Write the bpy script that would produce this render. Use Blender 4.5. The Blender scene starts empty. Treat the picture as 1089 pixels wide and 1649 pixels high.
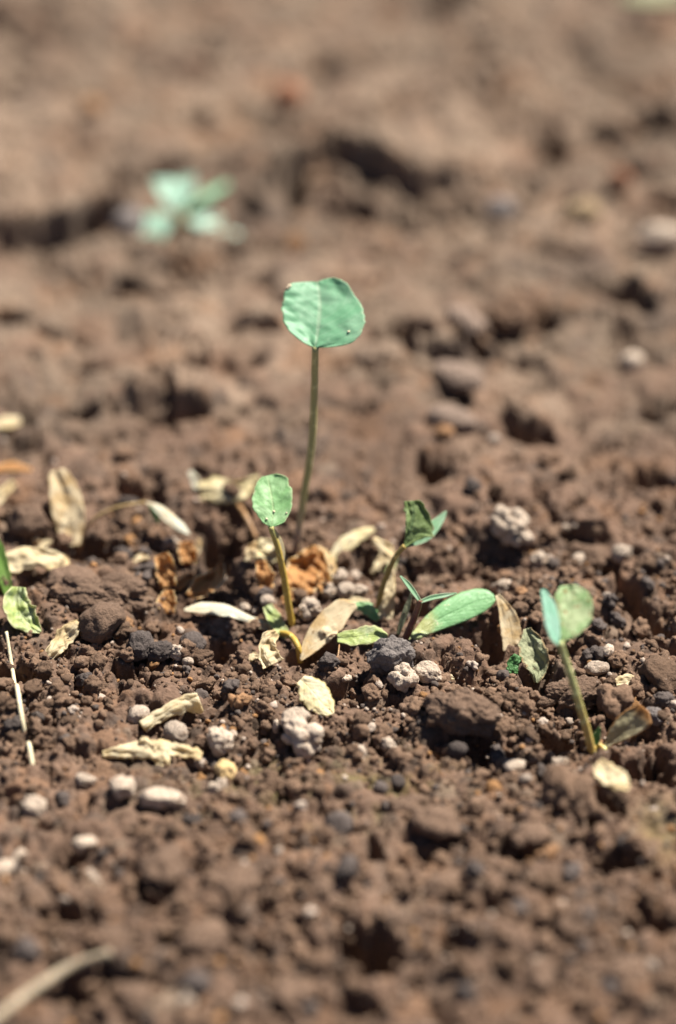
import bpy, bmesh, math, random
import numpy as np
from mathutils import Vector

rng = np.random.default_rng(7)
random.seed(7)
MM = 0.001                       # everything below is laid out in millimetres, meshes are in metres
scene = bpy.context.scene
COL = scene.collection

# ------------------------------------------------------------------ camera, sky, sun, exposure
PITCH = math.radians(35.0)
DIST = 281.0                     # camera to the middle of the view on the ground
HALF = 0.18                      # tan of half the vertical field (100 mm lens, 36 mm frame)
CAM = np.array([0.0, -DIST * math.cos(PITCH), DIST * math.sin(PITCH)])
FWD = np.array([0.0, math.cos(PITCH), -math.sin(PITCH)])
UPV = np.array([0.0, math.sin(PITCH), math.cos(PITCH)])
cam_d = bpy.data.cameras.new('camera')
cam = bpy.data.objects.new('camera', cam_d)
COL.objects.link(cam)
cam.location = CAM * MM
cam.rotation_euler = (math.pi / 2 - PITCH, 0, 0)
cam_d.sensor_fit = 'VERTICAL'
cam_d.sensor_height = 36.0
cam_d.lens = 100.0
cam_d.clip_start = 0.005
cam_d.clip_end = 200.0
cam_d.dof.use_dof = True
cam_d.dof.focus_distance = 0.2595
cam_d.dof.aperture_fstop = 9.8
scene.camera = cam

SUN_EL = math.radians(57.0)
SUN_AZ = math.atan2(0.74, 0.67)  # from +Y towards +X
sun_dir = np.array([math.cos(SUN_EL) * math.sin(SUN_AZ), math.cos(SUN_EL) * math.cos(SUN_AZ), math.sin(SUN_EL)])
world = bpy.data.worlds.new('World')
scene.world = world
world.use_nodes = True
wn = world.node_tree
wn.nodes.clear()
sky = wn.nodes.new('ShaderNodeTexSky')
sky.sky_type = 'NISHITA'
sky.sun_disc = False
sky.sun_elevation = SUN_EL
sky.sun_rotation = SUN_AZ
sky.air_density = 0.45
sky.dust_density = 0.3
bg = wn.nodes.new('ShaderNodeBackground')
bg.inputs['Strength'].default_value = 0.05
wo = wn.nodes.new('ShaderNodeOutputWorld')
wn.links.new(sky.outputs[0], bg.inputs[0])
wn.links.new(bg.outputs[0], wo.inputs[0])
sun_d = bpy.data.lights.new('sun', 'SUN')
sun_d.energy = 5.0
sun_d.angle = math.radians(0.5)
sun_d.color = (1.0, 0.955, 0.87)
sun = bpy.data.objects.new('sun', sun_d)
COL.objects.link(sun)
sun.location = sun_dir * 2
sun.rotation_euler = Vector(-sun_dir).to_track_quat('-Z', 'Y').to_euler()
vs = scene.view_settings
vs.view_transform = 'Standard'
vs.look = 'None'
vs.exposure = 1.08
vs.gamma = 1.0
vs.use_curve_mapping = False
scene.cycles.use_denoising = True
scene.cycles.max_bounces = 6
scene.cycles.diffuse_bounces = 1

# ------------------------------------------------------------------ noise and projection helpers
_perm = np.random.default_rng(3).permutation(512)
_perm = np.concatenate([_perm, _perm, _perm])
_ga = np.random.default_rng(4).uniform(0, 2 * np.pi, 512)
_g2 = np.stack([np.cos(_ga), np.sin(_ga)], 1)
_g3 = np.random.default_rng(5).normal(size=(512, 3))
_g3 /= np.linalg.norm(_g3, axis=1)[:, None]


def _fade(t):
    return t * t * t * (t * (t * 6 - 15) + 10)


def perlin2(x, y, seed=0):
    xi, yi = np.floor(x).astype(int), np.floor(y).astype(int)
    xf, yf = x - xi, y - yi
    u, v = _fade(xf), _fade(yf)

    def g(a, b):
        h = _perm[_perm[(xi + a + seed * 17) & 511] + ((yi + b + seed * 31) & 511)]
        gr = _g2[h & 511]
        return gr[..., 0] * (xf - a) + gr[..., 1] * (yf - b)
    n0 = g(0, 0) * (1 - u) + g(1, 0) * u
    n1 = g(0, 1) * (1 - u) + g(1, 1) * u
    return (n0 * (1 - v) + n1 * v) * 1.5


def fbm2(x, y, wl, octaves, seed=0, gain=0.5):
    s, a = 0.0, 1.0
    for k in range(octaves):
        s = s + a * perlin2(x / wl + 13.7 * k, y / wl + 7.1 * k, seed + k)
        wl *= 0.5
        a *= gain
    return s


def perlin3(p, seed=0):
    pi = np.floor(p).astype(int)
    f = p - pi
    w = _fade(f)
    out = np.zeros(len(p))
    for a in (0, 1):
        for b in (0, 1):
            for c in (0, 1):
                h = _perm[_perm[_perm[(pi[:, 0] + a + seed * 19) & 511] + ((pi[:, 1] + b) & 511)] + ((pi[:, 2] + c) & 511)] & 511
                d = (_g3[h] * (f - np.array([a, b, c]))).sum(1)
                out += d * np.where(a, w[:, 0], 1 - w[:, 0]) * np.where(b, w[:, 1], 1 - w[:, 1]) * np.where(c, w[:, 2], 1 - w[:, 2])
    return out * 1.5


def sstep(a, b, x):
    t = np.clip((x - a) / (b - a), 0, 1)
    return t * t * (3 - 2 * t)


def ray(px, py):
    d = FWD + np.array([1.0, 0, 0]) * ((px - 544.5) / 824.5 * HALF) + UPV * (-(py - 824.5) / 824.5 * HALF)
    return d


def flat(px, py, z=0.0):
    d = ray(px, py)
    return CAM + d * ((z - CAM[2]) / d[2])


def px_of(x, y, z=0.0):
    rx, ry, rz = x - CAM[0], y - CAM[1], z - CAM[2]
    dep = ry * FWD[1] + rz * FWD[2]
    return 544.5 + rx / dep / HALF * 824.5, 824.5 - (ry * UPV[1] + rz * UPV[2]) / dep / HALF * 824.5


def mm_per_px(y):
    return np.linalg.norm(np.array([0, y, 0]) - CAM) * HALF / 824.5


# ------------------------------------------------------------------ object helpers
def tag(o, label=None, cat=None, group=None, kind=None):
    if label:
        o['label'] = label
    if cat:
        o['category'] = cat
    if group:
        o['group'] = group
    if kind:
        o['kind'] = kind
    return o


def mesh_np(name, v, faces, mat, uv=None, smooth=True):
    me = bpy.data.meshes.new(name)
    me.from_pydata([tuple(p) for p in v], [], [tuple(f) for f in faces])
    if uv is not None:
        lay = me.uv_layers.new(name='UVMap')
        li = np.zeros(len(me.loops), dtype=np.int32)
        me.loops.foreach_get('vertex_index', li)
        lay.data.foreach_set('uv', uv[li].astype(np.float32).ravel())
    me.polygons.foreach_set('use_smooth', [smooth] * len(me.polygons))
    me.materials.append(mat)
    me.update()
    return me


def link(name, me, loc=(0, 0, 0), parent=None):
    o = bpy.data.objects.new(name, me)
    COL.objects.link(o)
    o.location = loc
    if parent is not None:
        o.parent = parent
    return o


def empty(name, loc):
    o = bpy.data.objects.new(name, None)
    COL.objects.link(o)
    o.location = loc
    o.empty_display_size = 0.002
    return o


# ------------------------------------------------------------------ materials
def new_mat(name):
    m = bpy.data.materials.new(name)
    m.use_nodes = True
    nt = m.node_tree
    nt.nodes.clear()
    return m, nt, nt.nodes, nt.links


def N(nt, typ, **kw):
    n = nt.nodes.new(typ)
    for k, v in kw.items():
        if k in n.inputs:
            n.inputs[k].default_value = v
        else:
            setattr(n, k, v)
    return n


def noise_node(nt, vec, per_mm, detail=4.0, rough=0.6):
    n = N(nt, 'ShaderNodeTexNoise', Scale=per_mm * 1000.0, Detail=detail, Roughness=rough)
    nt.links.new(vec, n.inputs['Vector'])
    return n.outputs['Fac']


def mixrgb(nt, fac, a, b, blend='MIX'):
    m = nt.nodes.new('ShaderNodeMix')
    m.data_type = 'RGBA'
    m.blend_type = blend
    for sock, v in ((m.inputs[0], fac), (m.inputs[6], a), (m.inputs[7], b)):
        if isinstance(v, bpy.types.NodeSocket):
            nt.links.new(v, sock)
        elif isinstance(v, (int, float)):
            sock.default_value = v
        else:
            sock.default_value = (*v, 1.0)
    return m.outputs[2]


def ramp(nt, fac, a, b):
    r = N(nt, 'ShaderNodeMapRange')
    r.interpolation_type = 'SMOOTHSTEP'
    nt.links.new(fac, r.inputs[0])
    r.inputs[1].default_value = a
    r.inputs[2].default_value = b
    return r.outputs[0]


def math_n(nt, op, a, b=None):
    n = nt.nodes.new('ShaderNodeMath')
    n.operation = op
    for i, v in enumerate((a, b)):
        if v is None:
            continue
        if isinstance(v, bpy.types.NodeSocket):
            nt.links.new(v, n.inputs[i])
        else:
            n.inputs[i].default_value = v
    return n.outputs[0]


def bump(nt, heights, strength=1.0):
    """chain of (height socket, distance in mm)"""
    prev = None
    for h, dist in heights:
        b = N(nt, 'ShaderNodeBump', Strength=strength, Distance=dist * MM)
        nt.links.new(h, b.inputs['Height'])
        if prev is not None:
            nt.links.new(prev, b.inputs['Normal'])
        prev = b.outputs[0]
    return prev


def earth_mat(name, colour=None, attr=None, spread=0.35, flecks=None, fine=0.09, coarse=0.2, rough=0.95):
    """crumbly mineral surface; base colour from one value or from the mesh's colour attribute"""
    m, nt, nd, lk = new_mat(name)
    co = N(nt, 'ShaderNodeTexCoord').outputs['Object']
    n1 = noise_node(nt, co, 0.9, 5)
    n2 = noise_node(nt, co, 3.2, 3)
    n3 = noise_node(nt, co, 9.0, 2)
    if attr:
        a = nd.new('ShaderNodeVertexColor')
        a.layer_name = attr
        base = a.outputs[0]
    else:
        rgb = nd.new('ShaderNodeRGB')
        rgb.outputs[0].default_value = (*colour, 1)
        base = rgb.outputs[0]
        oi = nd.new('ShaderNodeObjectInfo')
        hsv = nd.new('ShaderNodeHueSaturation')
        lk.new(base, hsv.inputs['Color'])
        mr = N(nt, 'ShaderNodeMapRange')
        lk.new(oi.outputs['Random'], mr.inputs[0])
        mr.inputs[3].default_value = 1 - spread
        mr.inputs[4].default_value = 1 + spread
        lk.new(mr.outputs[0], hsv.inputs['Value'])
        base = hsv.outputs[0]
    var = N(nt, 'ShaderNodeMapRange')
    lk.new(n2, var.inputs[0])
    var.inputs[1].default_value = 0.25
    var.inputs[2].default_value = 0.75
    var.inputs[3].default_value = 0.72
    var.inputs[4].default_value = 1.25
    gray = nd.new('ShaderNodeCombineColor')
    for i in range(3):
        lk.new(var.outputs[0], gray.inputs[i])
    c = mixrgb(nt, 1.0, base, gray.outputs[0], 'MULTIPLY')
    if flecks:
        c = mixrgb(nt, ramp(nt, n1, 0.54, 0.66), c, flecks)
    # sparse mineral grains
    vo = N(nt, 'ShaderNodeTexVoronoi', Scale=2600.0)
    lk.new(co, vo.inputs['Vector'])
    g = math_n(nt, 'MULTIPLY', ramp(nt, vo.outputs['Distance'], 0.22, 0.14), ramp(nt, n1, 0.52, 0.66))
    c = mixrgb(nt, math_n(nt, 'MULTIPLY', g, 0.55), c, (0.42, 0.34, 0.28))
    p = N(nt, 'ShaderNodeBsdfPrincipled', Roughness=rough)
    p.inputs['Specular IOR Level'].default_value = 0.22
    lk.new(c, p.inputs['Base Color'])
    lk.new(bump(nt, [(n2, coarse), (n3, fine)]), p.inputs['Normal'])
    o = nd.new('ShaderNodeOutputMaterial')
    lk.new(p.outputs[0], o.inputs[0])
    return m


def leaf_mat(name, main, alt, edge=None, spots=None, vein=None, transl=0.35, mottle=0.5, lo=0.42, hi=0.62,
             spot_lo=0.62, edge_at=0.8, rough=0.5, relief=0.05, spec=0.4, tipc=None, tip_at=0.75):
    """blade: UV.x runs across (0.5 = midrib), UV.y from the stalk to the tip"""
    m, nt, nd, lk = new_mat(name)
    tc = N(nt, 'ShaderNodeTexCoord')
    co, uv = tc.outputs['Object'], tc.outputs['UV']
    n1 = noise_node(nt, co, mottle, 5)
    n2 = noise_node(nt, co, mottle * 3.1, 4)
    n3 = noise_node(nt, co, 6.0, 3)
    sep = nd.new('ShaderNodeSeparateXYZ')
    lk.new(uv, sep.inputs[0])
    s = math_n(nt, 'MULTIPLY', math_n(nt, 'ABSOLUTE', math_n(nt, 'SUBTRACT', sep.outputs[0], 0.5)), 2.0)
    t = sep.outputs[1]
    c = mixrgb(nt, ramp(nt, n1, lo, hi), main, alt)
    if tipc:
        e = math_n(nt, 'ADD', t, math_n(nt, 'MULTIPLY', math_n(nt, 'SUBTRACT', n1, 0.5), 0.4))
        c = mixrgb(nt, ramp(nt, e, tip_at, tip_at + 0.2), c, tipc)
    if spots:
        c = mixrgb(nt, ramp(nt, n2, spot_lo, spot_lo + 0.08), c, spots)
    if edge:
        e = math_n(nt, 'ADD', s, math_n(nt, 'MULTIPLY', math_n(nt, 'SUBTRACT', n2, 0.5), 0.5))
        c = mixrgb(nt, ramp(nt, e, edge_at, edge_at + 0.18), c, edge)
    lat = math_n(nt, 'SINE', math_n(nt, 'MULTIPLY', math_n(nt, 'SUBTRACT', t, math_n(nt, 'MULTIPLY', s, 0.42)), 52.0))
    latv = ramp(nt, lat, 0.72, 1.0)
    rib = ramp(nt, s, 0.07, 0.02)
    if vein:
        c = mixrgb(nt, math_n(nt, 'MULTIPLY', rib, 0.8), c, vein)
        c = mixrgb(nt, math_n(nt, 'MULTIPLY', latv, 0.16), c, vein)
    p = N(nt, 'ShaderNodeBsdfPrincipled', Roughness=rough)
    p.inputs['Specular IOR Level'].default_value = spec
    lk.new(c, p.inputs['Base Color'])
    nrm = bump(nt, [(math_n(nt, 'ADD', math_n(nt, 'MULTIPLY', latv, -0.35), math_n(nt, 'MULTIPLY', rib, -0.6)), relief),
                    (n2, relief * 1.4), (n3, relief * 0.6)])
    lk.new(nrm, p.inputs['Normal'])
    tr = nd.new('ShaderNodeBsdfTranslucent')
    warm = mixrgb(nt, 1.0, c, (1.0, 0.97, 0.75), 'MULTIPLY')
    lk.new(warm, tr.inputs[0])
    mx = N(nt, 'ShaderNodeMixShader')
    mx.inputs[0].default_value = transl
    lk.new(p.outputs[0], mx.inputs[1])
    lk.new(tr.outputs[0], mx.inputs[2])
    o = nd.new('ShaderNodeOutputMaterial')
    lk.new(mx.outputs[0], o.inputs[0])
    return m


def stem_mat(name, low, high, z0, z1, rough=0.45):
    """stalk whose colour changes with height above its foot (mm)"""
    m, nt, nd, lk = new_mat(name)
    co = N(nt, 'ShaderNodeTexCoord').outputs['Object']
    sep = nd.new('ShaderNodeSeparateXYZ')
    lk.new(co, sep.inputs[0])
    n1 = noise_node(nt, co, 1.4, 4)
    z = math_n(nt, 'ADD', sep.outputs[2], math_n(nt, 'MULTIPLY', math_n(nt, 'SUBTRACT', n1, 0.5), 0.004))
    c = mixrgb(nt, ramp(nt, z, z0 * MM, z1 * MM), low, high)
    c = mixrgb(nt, ramp(nt, n1, 0.56, 0.68), c, tuple(min(1, 1.6 * v + 0.05) for v in high))
    p = N(nt, 'ShaderNodeBsdfPrincipled', Roughness=rough)
    lk.new(c, p.inputs['Base Color'])
    lk.new(bump(nt, [(noise_node(nt, co, 5.0), 0.06)]), p.inputs['Normal'])
    p.inputs['Subsurface Weight'].default_value = 0.15
    p.inputs['Subsurface Radius'].default_value = (0.0006, 0.0005, 0.0002)
    o = nd.new('ShaderNodeOutputMaterial')
    lk.new(p.outputs[0], o.inputs[0])
    return m


M_SOIL = earth_mat('soil', attr='Col', fine=0.07, coarse=0.16)
M_CRUMBS = earth_mat('crumb_mix', attr='Col', fine=0.06, coarse=0.12)
M_BROWN = earth_mat('brown_earth', (0.152, 0.094, 0.061), spread=0.35)
M_CLOD = earth_mat('clod_earth', (0.168, 0.107, 0.073), spread=0.12, coarse=0.28)
M_GREYC = earth_mat('dark_grey_crumb', (0.095, 0.075, 0.066), spread=0.3)
M_GREY = earth_mat('grey_clod', (0.20, 0.17, 0.155), spread=0.1, coarse=0.25)
M_PALE = earth_mat('pale_grit', (0.55, 0.435, 0.335), spread=0.16, coarse=0.3, flecks=(0.27, 0.185, 0.13))
M_PALEG = earth_mat('pale_grey_grit', (0.43, 0.34, 0.265), spread=0.15, coarse=0.3, flecks=(0.22, 0.15, 0.10))
M_OCHRE = earth_mat('ochre_grit', (0.30, 0.165, 0.085), spread=0.2)
M_YELLOW = earth_mat('yellow_grit', (0.66, 0.46, 0.22), spread=0.05, coarse=0.1)
M_TANSTONE = earth_mat('tan_stone', (0.36, 0.255, 0.15), spread=0.05)
M_GRAIN = earth_mat('stuck_grain', (0.66, 0.54, 0.38), spread=0.1, coarse=0.02, fine=0.01)
M_DULL = earth_mat('dull_stone', (0.27, 0.195, 0.15), spread=0.08, coarse=0.3)
M_RED = earth_mat('red_grit', (0.30, 0.145, 0.085), spread=0.05)

TAN = (0.82, 0.68, 0.45)
M_GREEN = leaf_mat('green_blade', (0.185, 0.43, 0.235), (0.28, 0.52, 0.32), edge=(0.40, 0.50, 0.30), spots=(0.36, 0.56, 0.36), vein=(0.42, 0.60, 0.40), edge_at=0.93, spot_lo=0.66, transl=0.3, mottle=0.35, relief=0.025)
M_GREEN2 = leaf_mat('young_green_blade', (0.26, 0.50, 0.20), (0.38, 0.60, 0.30), edge=(0.5, 0.58, 0.33), spots=(0.60, 0.55, 0.33), vein=(0.42, 0.58, 0.28), edge_at=0.9, spot_lo=0.70, transl=0.3)
M_DARKGREEN = leaf_mat('folded_dark_blade', (0.20, 0.28, 0.09), (0.30, 0.40, 0.16), edge=(0.42, 0.36, 0.27), spots=(0.06, 0.09, 0.03), vein=(0.18, 0.28, 0.12), edge_at=0.93, transl=0.42, mottle=0.7)
M_LIGHTGREEN = leaf_mat('folded_light_blade', (0.25, 0.46, 0.25), (0.33, 0.52, 0.33), edge=(0.42, 0.45, 0.3), transl=0.3)
M_COTY = leaf_mat('green_cotyledon', (0.40, 0.42, 0.16), (0.44, 0.52, 0.26), tipc=(0.23, 0.47, 0.20), tip_at=0.22, edge=(0.36, 0.46, 0.26), spots=(0.55, 0.54, 0.32), edge_at=0.95, spot_lo=0.62, transl=0.22, rough=0.38, mottle=0.6)
M_TEAL = leaf_mat('blue_green_blade', (0.30, 0.60, 0.42), (0.38, 0.66, 0.50), edge=(0.5, 0.66, 0.52), transl=0.3)
M_MOTTLE = leaf_mat('mottled_blade', (0.30, 0.48, 0.19), (0.58, 0.68, 0.38), edge=(0.40, 0.42, 0.22), spots=(0.36, 0.17, 0.05), spot_lo=0.57, transl=0.4, mottle=0.42, edge_at=0.93)
M_YGREEN = leaf_mat('yellow_green_blade', (0.42, 0.50, 0.16), (0.55, 0.60, 0.34), edge=(0.6, 0.58, 0.3), spots=(0.24, 0.40, 0.14), spot_lo=0.58, transl=0.3, mottle=0.6)
M_TAN = leaf_mat('tan_dry_blade', TAN, (0.72, 0.51, 0.25), edge=(0.40, 0.23, 0.10), spots=(0.40, 0.25, 0.12), spot_lo=0.62, edge_at=0.90, transl=0.38, rough=0.7, mottle=0.5)
M_CREAM = leaf_mat('cream_dry_blade', (0.84, 0.71, 0.47), (0.74, 0.57, 0.31), edge=(0.62, 0.43, 0.22), edge_at=0.94, transl=0.38, rough=0.7, mottle=0.45)
M_YTAN = leaf_mat('yellow_dry_blade', (0.80, 0.67, 0.38), (0.80, 0.70, 0.48), edge=(0.45, 0.36, 0.14), transl=0.3, rough=0.65)
M_RUST = leaf_mat('rust_dry_blade', (0.74, 0.40, 0.15), (0.54, 0.25, 0.085), edge=(0.92, 0.70, 0.40), spots=(0.12, 0.05, 0.025), spot_lo=0.64, edge_at=0.80, transl=0.45, rough=0.6, mottle=0.5, relief=0.12)  # bright edge colour stands in for rims glowing in the backlight
M_GREYGREEN = leaf_mat('grey_green_blade', (0.33, 0.35, 0.20), (0.46, 0.46, 0.28), edge=(0.36, 0.26, 0.13), spots=(0.20, 0.15, 0.08), spot_lo=0.60, transl=0.2, rough=0.75, mottle=0.8, relief=0.12)
M_OLIVE = leaf_mat('olive_dry_blade', (0.42, 0.36, 0.21), (0.52, 0.45, 0.29), edge=(0.34, 0.17, 0.06), tipc=(0.34, 0.15, 0.04), tip_at=0.72, spots=(0.20, 0.14, 0.07), transl=0.25, rough=0.7)
M_SILVER = leaf_mat('silvery_dry_blade', (0.62, 0.60, 0.47), (0.70, 0.58, 0.38), edge=(0.58, 0.38, 0.18), edge_at=0.84, transl=0.2, rough=0.55)
M_SPROUT = leaf_mat('far_sprout_blade', (0.42, 0.66, 0.50), (0.52, 0.72, 0.58), transl=0.3)
M_FRESH = leaf_mat('fresh_green_blade', (0.24, 0.42, 0.09), (0.32, 0.50, 0.14), transl=0.45)
M_GREENDK = leaf_mat('deep_green_blade', (0.08, 0.22, 0.06), (0.12, 0.28, 0.09), transl=0.3)

S_TALL = stem_mat('tall_stalk', (0.48, 0.32, 0.22), (0.42, 0.40, 0.16), 2, 8)
S_YOUNG = stem_mat('young_stalk', (0.50, 0.33, 0.06), (0.42, 0.42, 0.15), 6, 12)
S_BROWN = stem_mat('brown_stalk', (0.34, 0.23, 0.055), (0.42, 0.30, 0.08), 3, 8)
S_RED = stem_mat('red_stalk', (0.13, 0.035, 0.025), (0.24, 0.10, 0.05), 2, 4)
S_OLIVE = stem_mat('olive_stalk', (0.48, 0.34, 0.10), (0.42, 0.44, 0.18), 2, 8)
S_DRY = stem_mat('dry_stalk', (0.36, 0.20, 0.09), (0.44, 0.30, 0.13), 1, 4)
S_STRAW = stem_mat('bleached_straw', (0.64, 0.55, 0.36), (0.70, 0.60, 0.40), 0, 1, rough=0.7)
S_OLDSTRAW = stem_mat('old_straw', (0.30, 0.235, 0.155), (0.33, 0.26, 0.175), 0, 1, rough=0.7)

# ------------------------------------------------------------------ ground
def axis(segs, lo_far, hi_far):
    """non-uniform grid line positions: segs = [(a, b, step)], then growing steps out to the far limits"""
    out = []
    for a, b, st in segs:
        out.extend(np.arange(a, b, st))
    out.append(segs[-1][1])
    lo, hi = [], []
    p, st = segs[0][0], segs[0][2]
    while p > lo_far:
        st *= 1.13
        p -= st
        lo.append(p)
    p, st = segs[-1][1], segs[-1][2]
    while p < hi_far:
        st *= 1.13
        p += st
        hi.append(p)
    return np.array(lo[::-1] + out + hi)


yA, yB = flat(544, 1300)[1], flat(544, 780)[1]
XS = axis([(-58, -42, 0.4), (-42, 42, 0.185), (42, 58, 0.4)], -6000, 6000)
YS = axis([(-84, yA, 0.29), (yA, yB, 0.17), (yB, 140, 0.36)], -6000, 9000)
GX, GY = np.meshgrid(XS, YS)
PX, PY = px_of(GX, np.clip(GY, -150, 400))
near = np.exp(-np.maximum(0, (np.hypot(GX / 90, (GY - 25) / 130) - 1)) * 1.5)   # detail fades out with the coarse far grid
wob = fbm2(GX, GY, 9.0, 3, 50)
crumbly = sstep(800, 900, PY + 45 * wob)
back = 1 - sstep(560, 800, PY + 60 * wob)

H = 1.6 * fbm2(GX, GY, 46, 2, 1) + 0.9 * fbm2(GX, GY, 17, 2, 5) * near
lump = fbm2(GX, GY, 7.0, 4, 9, 0.55)
H += near * (0.75 * lump * (0.55 + 0.5 * crumbly))
H += near * 0.5 * (0.5 - np.abs(fbm2(GX, GY, 5.0, 3, 21))) * (0.4 + 0.6 * back)
def crevice(wl, width, seed):
    """narrow clefts along the level line of a noise, broken up into separate lengths"""
    q = np.abs(fbm2(GX, GY, wl, 4, seed, 0.55))
    return np.clip(1 - q / width, 0, 1) ** 0.8 * sstep(-0.05, 0.25, fbm2(GX, GY, wl * 1.7, 2, seed + 9))


H += near * back * 1.5 * fbm2(GX, GY, 12.0, 5, 140, 0.58)
H -= near * 3.0 * crevice(17.0, 0.07, 150) * (0.35 + 0.65 * back)
H -= near * 1.7 * crevice(7.0, 0.09, 170)
H -= near * 0.9 * crevice(3.0, 0.12, 190)
H += near * 0.28 * fbm2(GX, GY, 1.6, 3, 30, 0.6) * (0.5 + 0.6 * crumbly)


def hsamp(x, y):
    """ground height at x, y (bilinear on the grid)"""
    x, y = np.asarray(x, float), np.asarray(y, float)
    i = np.clip(np.searchsorted(XS, x) - 1, 0, len(XS) - 2)
    j = np.clip(np.searchsorted(YS, y) - 1, 0, len(YS) - 2)
    u = np.clip((x - XS[i]) / (XS[i + 1] - XS[i]), 0, 1)
    v = np.clip((y - YS[j]) / (YS[j + 1] - YS[j]), 0, 1)
    return (H[j, i] * (1 - u) + H[j, i + 1] * u) * (1 - v) + (H[j + 1, i] * (1 - u) + H[j + 1, i + 1] * u) * v


fine_wob = fbm2(GX, GY, 3.0, 3, 61, 0.6)

# soil colour over the sheet
C_MID, C_DARK, C_RED, C_TAN = (np.array(c) for c in ((0.157, 0.097, 0.066), (0.066, 0.048, 0.038), (0.195, 0.105, 0.058), (0.202, 0.147, 0.105)))
cn = fbm2(GX, GY, 11, 4, 70)
cn2 = fbm2(GX, GY, 2.6, 3, 80)
VC = C_MID + (C_TAN - C_MID) * (np.clip(0.75 * back + 0.35 * cn, 0, 1))[..., None]
VC = VC + (C_DARK - VC) * np.clip(0.55 * sstep(0.1, 0.7, cn2 - 0.2 * back), 0, 1)[..., None]
VC = VC + (C_RED - VC) * (0.5 * sstep(0.2, 0.7, fbm2(GX, GY, 6, 3, 90)))[..., None]
VC = VC * (1 + 0.42 * np.clip(fbm2(GX, GY, 24, 3, 230), -0.9, 0.7))[..., None]                 # damp and dry patches
algae = np.exp(-(((PX - 500) / 190) ** 2 + ((PY - 1265) / 60) ** 2)) * sstep(-0.2, 0.5, cn2) + 0.8 * np.exp(-(((PX - 1075) / 50) ** 2 + ((PY - 1345) / 45) ** 2))
VC = VC + (np.array([0.20, 0.165, 0.06]) - VC) * (0.6 * np.clip(algae, 0, 1))[..., None]

# thousands of half-sunk lumps of soil, stamped into the sheet
n_st = 26000
sx = rng.uniform(-57, 57, n_st)
sy = rng.uniform(-83, 135, n_st)
spx, spy = px_of(sx, sy)
sc_zone = sstep(680, 900, spy)
sr = 0.24 * (1 - rng.random(n_st)) ** (-1 / 1.9)
sr = np.minimum(sr, np.where(spy > 1180, 1.9, 3.4))
keep = (rng.random(n_st) < (0.30 + 0.70 * sc_zone)) | ((sr > 1.1) & (rng.random(n_st) < 0.5))
for k in np.argsort(-sr):
    if not keep[k]:
        continue
    r, x0, y0 = sr[k], sx[k], sy[k]
    i0, i1 = np.searchsorted(XS, [x0 - 1.5 * r, x0 + 1.5 * r])
    j0, j1 = np.searchsorted(YS, [y0 - 1.5 * r, y0 + 1.5 * r])
    if i1 - i0 < 3 or j1 - j0 < 3:
        continue
    sl = (slice(j0, j1), slice(i0, i1))
    a = rng.uniform(0, math.pi)
    st = rng.uniform(0.7, 1.0)
    dx, dy = GX[sl] - x0, GY[sl] - y0
    u = (dx * math.cos(a) + dy * math.sin(a)) / r
    v = (-dx * math.sin(a) + dy * math.cos(a)) / (r * st)
    d = np.hypot(u, v)
    for q in range(3):                                     # broken facets
        b = rng.uniform(0, 2 * math.pi)
        d = np.maximum(d, (u * math.cos(b) + v * math.sin(b)) * rng.uniform(1.0, 1.35))
    d = d * (1 + 0.30 * fine_wob[sl] * min(1, r))
    base = np.median(H[sl])
    top = base - 0.2 * r + r * rng.uniform(0.6, 1.15) * (1.0 if r < 1.2 else 0.75) * (0.6 + 0.4 * sc_zone[k]) * np.sqrt(np.clip(1 - d ** 2.4, 0, 1))
    m = (d < 1) & (top > H[sl])
    H[sl] = np.where(m, top + 0.10 * r * fine_wob[sl], H[sl])
    w = rng.random()
    tgt = C_MID * rng.uniform(0.75, 1.3) if w < 0.6 else C_DARK * rng.uniform(0.8, 1.3) if w < 0.8 else C_RED if w < 0.92 else C_TAN
    VC[sl] = np.where(m[..., None], VC[sl] * 0.45 + tgt * 0.55, VC[sl])

# ledges: the soil behind the line stands higher and breaks off towards the viewer (px line, rise mm, reach mm, drop width mm)
def poly_dist(pts):
    best = np.full(GX.shape, 1e9)
    side = np.zeros(GX.shape)
    tpar = np.zeros(GX.shape)
    for k in range(len(pts) - 1):
        a, b = pts[k], pts[k + 1]
        d = b - a
        L2 = (d ** 2).sum()
        t = np.clip(((GX - a[0]) * d[0] + (GY - a[1]) * d[1]) / L2, 0, 1)
        ex, ey = GX - a[0] - t * d[0], GY - a[1] - t * d[1]
        dist = np.hypot(ex, ey)
        m = dist < best
        best = np.where(m, dist, best)
        side = np.where(m, np.sign(d[0] * ey - d[1] * ex), side)
        tpar = np.where(m, (k + t) / (len(pts) - 1), tpar)
    return best, side, tpar


def line3(px):
    return [flat(*p)[:2] for p in px]


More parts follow.
